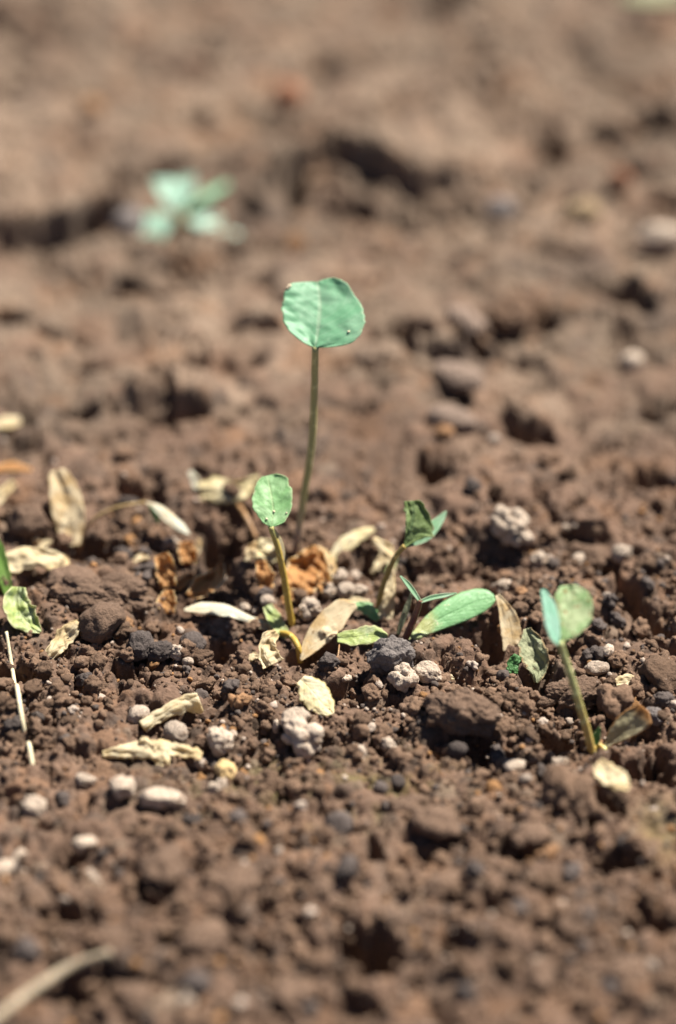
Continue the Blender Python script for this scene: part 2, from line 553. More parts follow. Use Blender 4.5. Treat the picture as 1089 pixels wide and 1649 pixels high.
LEDGES = [
    ([(440, 350), (462, 292), (530, 246), (600, 282), (680, 305), (770, 275)], 3.2, 16, 0.7),
    ([(-60, 425), (60, 382), (200, 352), (240, 340)], 3.4, 14, 0.7),
    ([(640, 585), (705, 588), (790, 578)], 2.0, 9, 0.7),
    ([(205, 668), (265, 655), (345, 672)], 2.2, 8, 0.6),
    ([(800, 650), (840, 680), (890, 690)], 2.4, 7, 0.6),
    ([(980, 450), (1020, 482), (1075, 500)], 2.2, 9, 0.7),
    ([(895, 850), (950, 866), (990, 862)], 2.0, 6, 0.6),
    ([(380, 545), (460, 540)], 1.5, 5, 0.6),
]
for pts, rise, reach, wid in LEDGES:
    dist, side, tp = poly_dist(line3(pts))
    d = dist * side + 0.9 * fine_wob + 0.5 * wob
    ends = np.minimum(sstep(0, 0.22, tp), sstep(1, 0.78, tp))
    prof = np.where(d > 0, np.exp(-np.maximum(d, 0) / reach * 1.6) * sstep(0, wid, d), -0.55 * np.exp(-(d / 2.2) ** 2) * sstep(0, -0.4, d))
    H += rise * prof * ends * np.exp(-(np.maximum(dist - reach, 0) / reach))

# cracks (px line, depth mm, half width mm)
CRACKS = [
    ([(905, 840), (985, 918), (1040, 985), (1100, 1040)], 2.6, 0.9),
    ([(520, 1310), (600, 1365), (655, 1440)], 2.2, 0.9),
    ([(640, 600), (705, 612), (745, 645), (762, 690)], 1.6, 0.8),
    ([(860, 770), (890, 840), (930, 880)], 1.2, 0.5),
    ([(770, 1350), (850, 1395)], 1.6, 0.8),
    ([(1000, 1380), (1085, 1440)], 2.0, 0.9),
    ([(850, 1140), (900, 1160), (960, 1130), (1060, 1200)], 1.5, 1.2),
    ([(90, 1480), (150, 1500), (240, 1540)], 1.8, 0.8),
    ([(170, 282), (250, 275), (330, 270)], 1.8, 1.0),
]
for pts, dep, hw in CRACKS:
    dist, side, tp = poly_dist(line3(pts))
    d = np.abs(dist + 1.3 * fine_wob + 0.8 * wob)
    ends = np.minimum(sstep(0, 0.15, tp), sstep(1, 0.85, tp))
    H -= dep * sstep(hw * 1.5, hw * 0.35, d) * ends

# holes (px centre, px half sizes, depth mm)
HOLES = [
    (588, 1528, 50, 34, 6), (280, 672, 60, 9, 1.6), (842, 690, 48, 14, 2.6), (695, 757, 24, 20, 4), (425, 541, 32, 10, 2), (478, 310, 18, 38, 3.5),
    (885, 242, 30, 36, 8), (1055, 195, 38, 30, 7), (182, 275, 26, 12, 3), (400, 345, 22, 18, 3), (200, 455, 22, 16, 3), (1015, 480, 46, 16, 3),
    (760, 572, 42, 11, 2.5), (1062, 652, 30, 18, 3), (190, 547, 11, 9, 2), (760, 1200, 50, 22, 2.2), (938, 1318, 46, 20, 3.5), (785, 1035, 40, 26, 2.2),
    (360, 885, 50, 32, 2.2), (100, 1490, 28, 22, 2.5), (228, 1432, 16, 16, 2), (110, 1375, 30, 22, 2.2), (360, 832, 60, 14, 1.4), (340, 1040, 34, 14, 1.5),
    (865, 1090, 36, 26, 2.2), (1050, 1235, 30, 26, 2.5), (40, 1090, 30, 12, 1.2), (640, 1395, 30, 18, 2), (480, 1350, 20, 10, 1.2), (900, 1195, 34, 20, 2),
    (590, 900, 26, 24, 2.0), (40, 720, 26, 14, 1.6), (1040, 1490, 40, 16, 2), (800, 1480, 36, 14, 1.6), (720, 1540, 24, 18, 1.6), (420, 1530, 22, 16, 1.6),
]
for cx, cy, rx, ry, dep in HOLES:
    c = flat(cx, cy)
    s = mm_per_px(c[1])
    ax = rx * s
    ay = ry * s / math.sin(PITCH)
    d = np.hypot((GX - c[0]) / ax, (GY - c[1]) / ay) + (0.6 if rx < 50 or ry < 30 else 0.25) * fine_wob + 0.15 * wob
    H -= 1.6 * dep * sstep(1.25, 0.3, d)

# small random pits and broken edges in the crust
n_p = 620
for k in range(n_p):
    x0, y0 = rng.uniform(-50, 50), rng.uniform(-80, 120)
    r = min(3.2, 0.55 * (1 - rng.random()) ** (-1 / 1.7))
    i0, i1 = np.searchsorted(XS, [x0 - 2.4 * r, x0 + 2.4 * r])
    j0, j1 = np.searchsorted(YS, [y0 - 2.4 * r, y0 + 2.4 * r])
    sl = (slice(j0, j1), slice(i0, i1))
    a, st = rng.uniform(-0.5, 0.5), rng.uniform(0.35, 0.8)
    dx, dy = GX[sl] - x0, GY[sl] - y0
    d = np.hypot((dx * math.cos(a) + dy * math.sin(a)) / r, (-dx * math.sin(a) + dy * math.cos(a)) / (r * st)) + 0.5 * fine_wob[sl]
    H[sl] -= r * rng.uniform(0.6, 1.1) * sstep(1.15, 0.5, d)

ny, nx = H.shape
gv = np.stack([GX, GY, H], -1).reshape(-1, 3).astype(np.float32) * MM
idx = np.arange(ny * nx, dtype=np.int32).reshape(ny, nx)
quads = np.stack([idx[:-1, :-1], idx[:-1, 1:], idx[1:, 1:], idx[1:, :-1]], -1).reshape(-1, 4)
gme = bpy.data.meshes.new('ground')
gme.vertices.add(len(gv))
gme.vertices.foreach_set('co', gv.ravel())
gme.loops.add(quads.size)
gme.loops.foreach_set('vertex_index', quads.ravel())
gme.polygons.add(len(quads))
gme.polygons.foreach_set('loop_start', np.arange(0, quads.size, 4, dtype=np.int32))
gme.polygons.foreach_set('use_smooth', np.ones(len(quads), dtype=bool))
gme.update(calc_edges=True)
ca = gme.color_attributes.new('Col', 'FLOAT_COLOR', 'POINT')
ca.data.foreach_set('color', np.concatenate([VC.reshape(-1, 3), np.ones((ny * nx, 1))], 1).astype(np.float32).ravel())
gme.materials.append(M_SOIL)
tag(link('ground', gme), 'bare brown crumbly soil with cracks and small hollows', kind='structure')


def gpt(px, py):
    """where the view of pixel px, py meets the soil surface"""
    d = ray(px, py)
    t = (6.0 - CAM[2]) / d[2]
    for _ in range(160):
        p = CAM + d * t
        gap = p[2] - hsamp(p[0], p[1])
        if gap < 0.02:
            break
        t += max(0.03, 0.45 * gap)
    return CAM + d * t


# ------------------------------------------------------------------ lumps: crumbs, pebbles, clods
_ico = {}


def ico(sub):
    if sub not in _ico:
        bm = bmesh.new()
        bmesh.ops.create_icosphere(bm, subdivisions=sub, radius=1.0)
        bm.verts.ensure_lookup_table()
        v = np.array([p.co[:] for p in bm.verts])
        f = np.array([[q.index for q in p.verts] for p in bm.faces])
        bm.free()
        _ico[sub] = (v / np.linalg.norm(v, axis=1)[:, None], f)
    return _ico[sub]


def lump_shape(seed, sub=3, rough=0.18, knobs=0, facets=4, squash=(1, 1, 0.8), knob_r=(0.35, 0.55)):
    """unit lump: a star-shaped union of knobs, or a rounded body with a few broken facets"""
    r = np.random.default_rng(seed)
    d, f = ico(sub)
    if knobs:
        ex = np.full(len(d), 0.45)
        for k in range(knobs):
            c = r.normal(size=3)
            c = c / np.linalg.norm(c) * r.uniform(0.4, 0.72)
            c[2] *= 0.8
            kr = r.uniform(*knob_r)
            cd = d @ c
            disc = cd ** 2 - (c @ c) + kr ** 2
            ex = np.maximum(ex, np.where((disc > 0) & (cd + np.sqrt(np.maximum(disc, 0)) > 0), cd + np.sqrt(np.maximum(disc, 0)), 0))
        v = d * ex[:, None]
    else:
        ex = np.ones(len(d))
        for k in range(facets):
            n = r.normal(size=3)
            n /= np.linalg.norm(n)
            h = r.uniform(0.62, 0.9)
            cd = d @ n
            ex = np.minimum(ex, np.where(cd > 0.05, h / np.maximum(cd, 0.05), 9))
        v = d * ex[:, None]
    off = r.uniform(0, 40, 3)
    n1 = perlin3(d * 1.7 + off, 1)
    n2 = perlin3(d * 4.1 + off, 2)
    n3 = perlin3(d * 9.0 + off, 3)
    n4 = perlin3(d * 19.0 + off, 4) if sub >= 4 else 0.0
    v = v * (1 + rough * (n1 + 0.5 * n2 + 0.34 * n3 + 0.2 * n4))[:, None]
    return v * np.array(squash), f


SEED = [100]


def pebble(name, px, py, rpx, mat, label, cat, group=None, sub=5, sink=0.4, asp=(1.0, 0.85, 0.8), rot=None, parent=None, lift=0.0, **kw):
    """one lump resting on the soil where pixel px, py (its middle) looks"""
    SEED[0] += 1
    g = gpt(px, py)
    s = np.linalg.norm(g - CAM) * HALF / 824.5
    r = rpx * s
    v, f = lump_shape(SEED[0], sub, squash=asp, **kw)
    a = random.uniform(0, 6.28) if rot is None else rot
    R = np.array([[math.cos(a), -math.sin(a), 0], [math.sin(a), math.cos(a), 0], [0, 0, 1]])
    v = v @ R.T * r
    low = v[:, 2].min()
    z = hsamp(g[0], g[1] + 0.2 * r)
    loc = np.array([g[0], g[1] + 0.25 * r, z - low * (1 - sink) - 0.02 + lift])
    # bring the middle of the lump back onto its pixel by sliding along the ground
    qx, qy = px_of(*loc)
    loc[0] -= (qx - px) * s
    loc[1] += (qy - py) * s / math.sin(PITCH)
    loc[2] = hsamp(loc[0], loc[1]) - low * (1 - sink) + lift
    me = mesh_np(name, v * MM, f, mat)
    o = link(name, me, loc * MM)
    tag(o, label, cat, group)
    return o


PALE = dict(rough=0.12)
KNOB = dict(knobs=16, rough=0.13, knob_r=(0.28, 0.45), sink=0.05)
G_BALL = 'little pale balls of soil beside the rusty leaf'
# pale and grey lumps round the seedlings
pebble('soil_clod', 820, 843, 46, M_PALE, 'pale knobbly clod alone on the smooth soil behind the folded leaf', 'clod', knobs=44, rough=0.16, knob_r=(0.17, 0.30), asp=(1.1, 0.8, 0.78), sink=0.15)
for x, y, r in ((547, 931, 14), (571, 927, 13), (557, 951, 15), (579, 949, 12)):
    pebble('soil_ball', x, y, r, M_PALEG, 'round pale ball of soil between rusty curled leaf and folded seedling', 'pebble', G_BALL, sub=4, sink=0.02, facets=3, asp=(1, 0.9, 0.95), rough=0.15)
pebble('soil_clod', 526, 952, 20, M_PALEG, 'small grey knobbly lump under the rusty curled leaf', 'clod', **KNOB)
pebble('soil_clod', 500, 978, 25, M_PALEG, 'grey knobbly lump beside the foot of the short seedling', 'clod', **KNOB)
pebble('soil_clod', 630, 1052, 37, M_GREY, 'smooth dark grey clod under the red-stemmed seedling', 'clod', facets=7, rough=0.22, asp=(1.0, 0.8, 0.9), sink=0.25)
pebble('soil_clod', 650, 1090, 31, M_PALE, 'white gritty lump below the dark grey clod', 'clod', knobs=22, knob_r=(0.25, 0.42), sink=0.2, rough=0.14, asp=(0.8, 0.8, 0.9))
pebble('pebble', 690, 1080, 25, M_PALE, 'pale angular pebble next to the white gritty lump', 'pebble', facets=6, rough=0.14, asp=(1.05, 0.8, 0.7))
pebble('soil_clod', 558, 1081, 11, M_PALE, 'tiny white knobbly crumb below the yellow-green leaf', 'clod', sub=3, **KNOB)
pebble('pebble', 430, 965, 13, M_PALEG, 'round grey pebble behind the withered green scrap', 'pebble', sub=3, facets=2, rough=0.1)
pebble('pebble', 394, 978, 10, M_PALE, 'small pale pebble touching the silvery dry leaf', 'pebble', sub=3, facets=2, rough=0.1)
pebble('pebble', 413, 981, 11, M_PALE, 'pale pebble between silvery dry leaf and green scrap', 'pebble', sub=3, facets=2, rough=0.1)
pebble('pebble', 311, 1024, 22, M_GREYC, 'round dark pebble with pale grains below the silvery leaf', 'pebble', facets=1, rough=0.09, asp=(1, 1, 0.95))
pebble('soil_clod', 226, 1044, 28, M_GREYC, 'dark round clod at the edge of the big brown clod', 'clod', facets=2, rough=0.14)
pebble('soil_clod', 258, 1048, 24, M_GREYC, 'dark clod stuck to its round neighbour above the bare patch', 'clod', facets=3, rough=0.16)
pebble('pebble', 303, 1062, 10, M_PALEG, 'small pale pebble in front of the round dark pebble', 'pebble', sub=3, rough=0.1)
pebble('pebble', 476, 1148, 24, M_PALE, 'round white lump on top of the white clod', 'pebble', facets=2, rough=0.12, lift=0.7)
pebble('soil_clod', 486, 1176, 46, M_PALE, 'largest white knobbly clod below the pale round flake', 'clod', knobs=26, sink=0.12, knob_r=(0.24, 0.4), rough=0.12, asp=(1.05, 0.75, 0.72))
pebble('pebble', 446, 1164, 12, M_PALE, 'narrow white chip at the side of the white clod', 'pebble', sub=3, asp=(0.6, 0.8, 1.1), rough=0.1)
pebble('pebble', 353, 1192, 23, M_PALE, 'white egg-shaped pebble above the orange pebble', 'pebble', facets=5, rough=0.22, asp=(1, 1, 0.95))
pebble('pebble', 373, 1180, 11, M_PALE, 'tiny white pebble leaning on the egg-shaped one', 'pebble', sub=3, rough=0.08)
pebble('pebble', 364, 1244, 20, M_YELLOW, 'bright orange-yellow pebble on the bare soil', 'pebble', facets=4, rough=0.14, asp=(1, 0.85, 0.75))
pebble('pebble', 197, 1274, 23, M_PALE, 'white rounded pebble next to the long white pebble', 'pebble', facets=5, rough=0.22)
pebble('pebble', 262, 1281, 38, M_PALE, 'long smooth white pebble', 'pebble', facets=3, rough=0.24, asp=(1.05, 0.5, 0.52), rot=-0.25)
pebble('pebble', 225, 1151, 19, M_PALEG, 'pale pebble at the butt of the bone-like stalk', 'pebble', facets=2, rough=0.1)
pebble('pebble', 285, 1166, 22, M_PALEG, 'round pale lump under the bone-like stalk', 'pebble', facets=1, rough=0.1)
pebble('pebble', 57, 1293, 21, M_PALE, 'white round pebble alone on flat soil', 'pebble', facets=5, rough=0.22, asp=(1, 1, 0.9))
for x, y, r in ((35, 1368, 17), (138, 1354, 20), (10, 1402, 20)):
    pebble('pebble', x, y, r, M_PALE, 'whitish pebble among the large brown clods', 'pebble', 'whitish pebbles among the clods', sub=4, facets=5, rough=0.22)
pebble('pebble', 751, 1160, 17, M_PALE, 'white pebble in the dark hollow of the crusty clod', 'pebble', sub=3, facets=3, rough=0.14)
pebble('pebble', 735, 1197, 17, M_GREYC, 'blue-black pebble beneath the crusty clod', 'pebble', sub=3, facets=3, rough=0.14)
pebble('pebble', 828, 1233, 18, M_PALE, 'pinkish white chip beside the large dark clod', 'pebble', sub=3, facets=4, rough=0.16, asp=(1.1, 0.8, 0.6))
pebble('pebble', 962, 1062, 20, M_PALEG, 'grey-white pebble behind the seedling with the split round leaf', 'pebble', sub=3, facets=3, asp=(1.1, 0.7, 0.6))
pebble('pebble', 978, 1049, 13, M_PALE, 'small white chip on the grey-white pebble', 'pebble', sub=3, facets=3, asp=(1.0, 0.7, 0.7), lift=0.3)
pebble('pebble', 935, 1053, 16, M_CLOD, 'brown pebble next to the grey-white pebble', 'pebble', sub=3, facets=3)
pebble('pebble', 1052, 1140, 18, M_GREY, 'grey angular pebble behind the brown-tipped dry leaf', 'pebble', facets=6, rough=0.12)
pebble('pebble', 1062, 1155, 13, M_BROWN, 'brown rounded pebble touching the brown-tipped dry leaf', 'pebble', sub=3, facets=2)
pebble('pebble', 1000, 885, 20, M_PALEG, 'pale lump on the edge of the diagonal crack', 'pebble', sub=3, facets=3)
pebble('pebble', 1018, 577, 19, M_PALE, 'white pebble alone on the smooth far soil', 'pebble', sub=3, facets=1, rough=0.1)
pebble('pebble', 722, 670, 42, M_DULL, 'pale brown oval stone set in a curved groove', 'stone', facets=2, rough=0.12, asp=(1.05, 0.6, 0.5), rot=-0.3)
pebble('pebble', 735, 608, 44, M_DULL, 'flat brown stone above the oval stone', 'stone', facets=3, rough=0.12, asp=(1.1, 0.7, 0.4), rot=-0.6)
pebble('soil_clod', 822, 510, 40, M_BROWN, 'dark brown round clod on the smooth far soil', 'clod', facets=3, rough=0.25)
pebble('soil_clod', 752, 515, 38, M_DULL, 'pale rough clod beside the dark round clod', 'clod', knobs=9, rough=0.15, asp=(1.1, 0.8, 0.6))
pebble('pebble', 465, 158, 33, M_RED, 'blurred brick-red stone on the far soil', 'stone', sub=3, facets=3)
pebble('pebble', 150, 180, 22, M_OCHRE, 'blurred ochre stone on the far soil', 'stone', sub=3, facets=3)
pebble('pebble', 935, 346, 30, M_TANSTONE, 'blurred yellowish stone above a dark hollow', 'stone', sub=3, facets=3, asp=(1.1, 0.8, 0.7))
pebble('pebble', 998, 292, 20, M_RED, 'small red stone behind the yellowish stone', 'stone', sub=3, facets=3)
pebble('pebble', 805, 342, 27, M_GREY, 'blurred grey stone on smooth soil under the far ledge', 'stone', sub=3, facets=2)
pebble('pebble', 1062, 388, 36, M_PALEG, 'blurred pale long stone in front of the yellowish stone', 'stone', sub=3, facets=2, asp=(1.2, 0.7, 0.6), rot=0)
pebble('pebble', 476, 388, 22, M_OCHRE, 'blurred orange-brown stone under the far ledge', 'stone', sub=3, facets=3)
pebble('pebble', 60, 865, 0.1 + 11, M_TAN, 'small cream seed beside the tall tan leaf', 'seed', sub=3, rough=0.05, asp=(0.8, 0.8, 1.1))
# larger clods of the soil itself
pebble('soil_clod', 165, 945, 74, M_CLOD, 'large rough brown clod beside the cream folded leaf', 'clod', sub=6, knobs=26, rough=0.16, asp=(1.15, 0.62, 0.50), rot=-0.2, sink=0.45, knob_r=(0.28, 0.45))
pebble('soil_clod', 120, 938, 40, M_CLOD, 'dome-shaped brown clod touching the cream folded leaf', 'clod', sub=4, facets=2, rough=0.16, asp=(1.1, 0.9, 0.7), sink=0.35)
pebble('soil_clod', 168, 1003, 40, M_CLOD, 'smooth round clod against the large rough one', 'clod', sub=4, facets=2, rough=0.14, sink=0.35)
pebble('soil_clod', 742, 1138, 54, M_CLOD, 'crusty flat-topped clod with a dark hollow', 'clod', sub=6, facets=6, rough=0.22, asp=(1.1, 0.8, 0.6), sink=0.4)
pebble('soil_clod', 915, 1272, 50, M_BROWN, 'large dark clod beside the pale yellow flake', 'clod', sub=5, knobs=12, rough=0.2, asp=(1.15, 0.8, 0.85), sink=0.3, knob_r=(0.4, 0.6))
pebble('soil_clod', 960, 1295, 24, M_GREYC, 'dark round pebble-like clod below the large dark clod', 'clod', sub=4, facets=1, rough=0.1)
pebble('soil_clod', 48, 836, 34, M_CLOD, 'angular brown clod beside the tall tan leaf', 'clod', sub=4, facets=6, rough=0.15, asp=(1, 0.8, 0.8))
pebble('soil_clod', 918, 1100, 46, M_CLOD, 'crumbly clod behind the stalk of the split-leaf seedling', 'clod', sub=6, knobs=16, rough=0.2, asp=(1.2, 0.7, 0.6), sink=0.4)
pebble('soil_clod', 985, 1130, 36, M_BROWN, 'brown clod behind the brown-tipped dry leaf', 'clod', sub=4, knobs=12, rough=0.2, asp=(0.9, 0.8, 0.8), sink=0.35)
pebble('soil_clod', 1060, 1075, 40, M_BROWN, 'dark clod beyond the brown-tipped dry leaf', 'clod', sub=4, facets=5, rough=0.24, sink=0.35)
pebble('soil_clod', 612, 1080, 0.1 + 17, M_BROWN, 'olive brown lump below the dark grey clod', 'clod', sub=3, facets=4, rough=0.2)
pebble('soil_clod', 950, 848, 38, M_CLOD, 'dark-edged clod at the head of the diagonal crack', 'clod', sub=4, facets=5, rough=0.2, asp=(1.2, 0.8, 0.6))
pebble('soil_clod', 600, 905, 22, M_BROWN, 'dark lump under the arching yellowish leaf', 'clod', sub=4, knobs=8, rough=0.2)
G_BIG = 'big blurred clods in front of the bare patch'
for x, y, r in ((262, 1388, 52), (375, 1408, 48), (322, 1490, 56), (190, 1490, 50), (60, 1440, 40), (700, 1330, 50), (660, 1300, 40), (930, 1465, 48), (850, 1330, 36), (520, 1430, 30), (710, 1430, 38), (1010, 1560, 44), (870, 1560, 40), (470, 1590, 44), (220, 1600, 50)):
    pebble('soil_clod', x, y, 0.72 * r, M_CLOD, 'big soft-edged brown clod well in front of the seedlings', 'clod', G_BIG, sub=4, knobs=14, rough=0.2, asp=(1.1, 0.85, 0.6), sink=0.5, knob_r=(0.45, 0.65))
for x, y, r in ((545, 1325, 26), (315, 1322 + 250, 26), (45, 1520, 26), (835, 1455, 18), (560, 1395, 18), (385, 1310, 18), (640, 1258, 15), (575, 1205, 12), (613, 1262, 14)):
    pebble('pebble', x, y, r, M_GREYC, 'blue-grey round pebble lying loose in front of the seedlings', 'pebble', 'blue-grey pebbles in front of the seedlings', sub=3, facets=2, rough=0.1)

# loose crumbs: the largest are objects of their own, the mass of small ones is one scatter
n_c = 90000
cx_ = rng.uniform(-56, 56, n_c)
cy_ = rng.uniform(-82, 120, n_c)
cpx, cpy = px_of(cx_, cy_)
zone = 0.5 * sstep(640, 860, cpy + 40 * rng.normal(size=n_c)) + 0.5 * sstep(800, 890, cpy)
patch = fbm2(cx_, cy_, 13, 2, 120)
bare = np.exp(-(((cpx - 200) / 190) ** 2 + ((cpy - 1230) / 110) ** 2)) * 0.65      # flat patch round the white pebbles
band = np.exp(-((cpy - 1080) / 190.0) ** 2)
ok = rng.random(n_c) < np.clip((0.03 + 0.97 * zone) * (0.28 + 0.72 * np.where(cpy > 1080, np.maximum(band, 0.3), band)) * (0.75 + 0.9 * patch) * (1 - bare), 0, 1)
cx_, cy_, cpx, cpy = cx_[ok], cy_[ok], cpx[ok], cpy[ok]
cr = np.minimum(0.17 * (1 - rng.random(len(cx_))) ** (-1 / 2.0), 1.0)
CLEAR = [(985, 1250, 42), (510, 1122, 42), (585, 1027, 48), (445, 1000, 30), (435, 1048, 34), (530, 1022, 48), (735, 1000, 66), (350, 990, 56), (300, 984, 30), (270, 1150, 50), (250, 1215, 70),
         (480, 1165, 45), (1012, 1180, 45), (625, 980, 30), (40, 1000, 34), (50, 915, 60), (100, 1035, 36), (650, 1070, 50), (560, 945, 36), (860, 1080, 36), (822, 1045, 30), (364, 1246, 20), (262, 1284, 40), (955, 1210, 24)]
hidden = np.zeros(len(cx_), bool)
for ex, ey, er in CLEAR:                                   # nothing big lies on top of the leaves
    hidden |= np.hypot(cpx - ex, cpy - ey) < er
cr = np.where(hidden, np.minimum(cr, 0.22), cr)
order = np.argsort(-cr)
kinds = rng.choice(4, len(cx_), p=[0.79, 0.11, 0.06, 0.04])
CR = [(M_BROWN, 'soil_crumb', 'loose brown crumb of soil lying among the seedlings', 'crumb', 'loose brown crumbs of soil'),
      (M_GREYC, 'dark_crumb', 'loose dark grey crumb lying on the brown soil', 'crumb', 'loose dark grey crumbs'),
      (M_PALEG, 'pale_crumb', 'loose pale grey crumb lying on the brown soil', 'crumb', 'loose pale grey crumbs'),
      (M_OCHRE, 'ochre_crumb', 'loose orange-brown crumb lying on the brown soil', 'crumb', 'loose orange-brown crumbs')]
CPAL = [np.array(c) for c in ((0.156, 0.097, 0.063), (0.09, 0.07, 0.06), (0.38, 0.30, 0.24), (0.30, 0.155, 0.065))]
shared = {}
for m_i in range(4):
    for q in range(7):
        v, f = lump_shape(900 + m_i * 10 + q, 4, rough=0.30, knobs=(0 if q < 3 else 9), facets=7, squash=(1, 0.85, 0.75), knob_r=(0.4, 0.6))
        shared[m_i, q] = mesh_np(CR[m_i][1], v * MM, f, CR[m_i][0])
small = [lump_shape(700 + q, 2 if q < 6 else 1 if q < 12 else 3, rough=0.28, facets=6, knobs=(7 if q > 14 else 0), squash=(1, 0.88, 0.78)) for q in range(18)]
SV, SF, SC, nv = [], [], [], 0
n_ind = 0
for k in order:
    r, x, y = cr[k], cx_[k], cy_[k]
    z = hsamp(x, y)
    ki = kinds[k]
    inside = 0 < cpx[k] < 1089 and 0 < cpy[k] < 1649
    if n_ind < 260 and inside and r < 1.3:
        o = link(CR[ki][1], shared[ki, int(rng.integers(7))], (x * MM, y * MM, (z + 0.38 * r) * MM))
        o.rotation_euler = (rng.uniform(-0.5, 0.5), rng.uniform(-0.5, 0.5), rng.uniform(0, 6.28))
        o.scale = (r, r * rng.uniform(0.8, 1.1), r)
        tag(o, CR[ki][2], CR[ki][3], CR[ki][4])
        n_ind += 1
        continue
    v, f = small[12 + int(rng.integers(6)) if r > 0.55 else int(rng.integers(6)) if r > 0.27 else 6 + int(rng.integers(6))]
    a, b = rng.uniform(0, 6.28), rng.uniform(-0.6, 0.6)
    Rz = np.array([[math.cos(a), -math.sin(a), 0], [math.sin(a), math.cos(a), 0], [0, 0, 1]])
    Rx = np.array([[1, 0, 0], [0, math.cos(b), -math.sin(b)], [0, math.sin(b), math.cos(b)]])
    SV.append((v @ Rx.T @ Rz.T * r + np.array([x, y, z + 0.35 * r])) * MM)
    SF.append(f + nv)
    SC.append(np.tile(CPAL[ki] * rng.uniform(0.7, 1.3), (len(v), 1)))
    nv += len(v)
SV, SF, SC = np.concatenate(SV), np.concatenate(SF), np.concatenate(SC)
sme = bpy.data.meshes.new('fine_soil_crumbs')
sme.vertices.add(len(SV))
sme.vertices.foreach_set('co', SV.astype(np.float32).ravel())
sme.loops.add(SF.size)
sme.loops.foreach_set('vertex_index', SF.astype(np.int32).ravel())
sme.polygons.add(len(SF))
sme.polygons.foreach_set('loop_start', np.arange(0, SF.size, 3, dtype=np.int32))
sme.polygons.foreach_set('use_smooth', np.ones(len(SF), dtype=bool))
sme.update(calc_edges=True)
ca = sme.color_attributes.new('Col', 'FLOAT_COLOR', 'POINT')
ca.data.foreach_set('color', np.concatenate([SC, np.ones((len(SC), 1))], 1).astype(np.float32).ravel())
sme.materials.append(M_CRUMBS)
tag(link('fine_soil_crumbs', sme), 'fine loose brown crumbs strewn over the soil', 'crumbs', kind='stuff')

# ------------------------------------------------------------------ leaves and stalks
def unit(v):
    v = np.array(v, float)
    return v / np.linalg.norm(v)


def on_plane(px, py, p0, n):
    d = ray(px, py)
    return CAM + d * (((p0 - CAM) @ n) / (d @ n))


def curve(pts, t):
    """smooth curve through pts (any dimension) at parameters t in 0..1 by chord length"""
    pts = np.array(pts, float)
    if len(pts) == 1:
        return np.repeat(pts, len(t), 0)
    L = np.concatenate([[0], np.cumsum(np.linalg.norm(np.diff(pts, axis=0), axis=1) + 1e-9)])
    L /= L[-1]
    m = np.gradient(pts, L, axis=0) if len(pts) > 2 else np.repeat((pts[1:] - pts[:1]), 2, 0)
    k = np.clip(np.searchsorted(L, t, 'right') - 1, 0, len(L) - 2)
    h = (L[k + 1] - L[k])[:, None]
    u = ((t - L[k]) / h[:, 0])[:, None]
    return (pts[k] * (2 * u ** 3 - 3 * u ** 2 + 1) + m[k] * h * (u ** 3 - 2 * u ** 2 + u) + pts[k + 1] * (-2 * u ** 3 + 3 * u ** 2) + m[k + 1] * h * (u ** 3 - u ** 2))


def widths(w, t):
    """list of half widths, evenly spaced, or list of (t, w)"""
    if isinstance(w[0], tuple):
        x, y = zip(*w)
    else:
        x, y = np.linspace(0, 1, len(w)), w
    tt = np.clip(t, 0, 1)
    return np.interp(tt, x, y)


LSEED = [0]


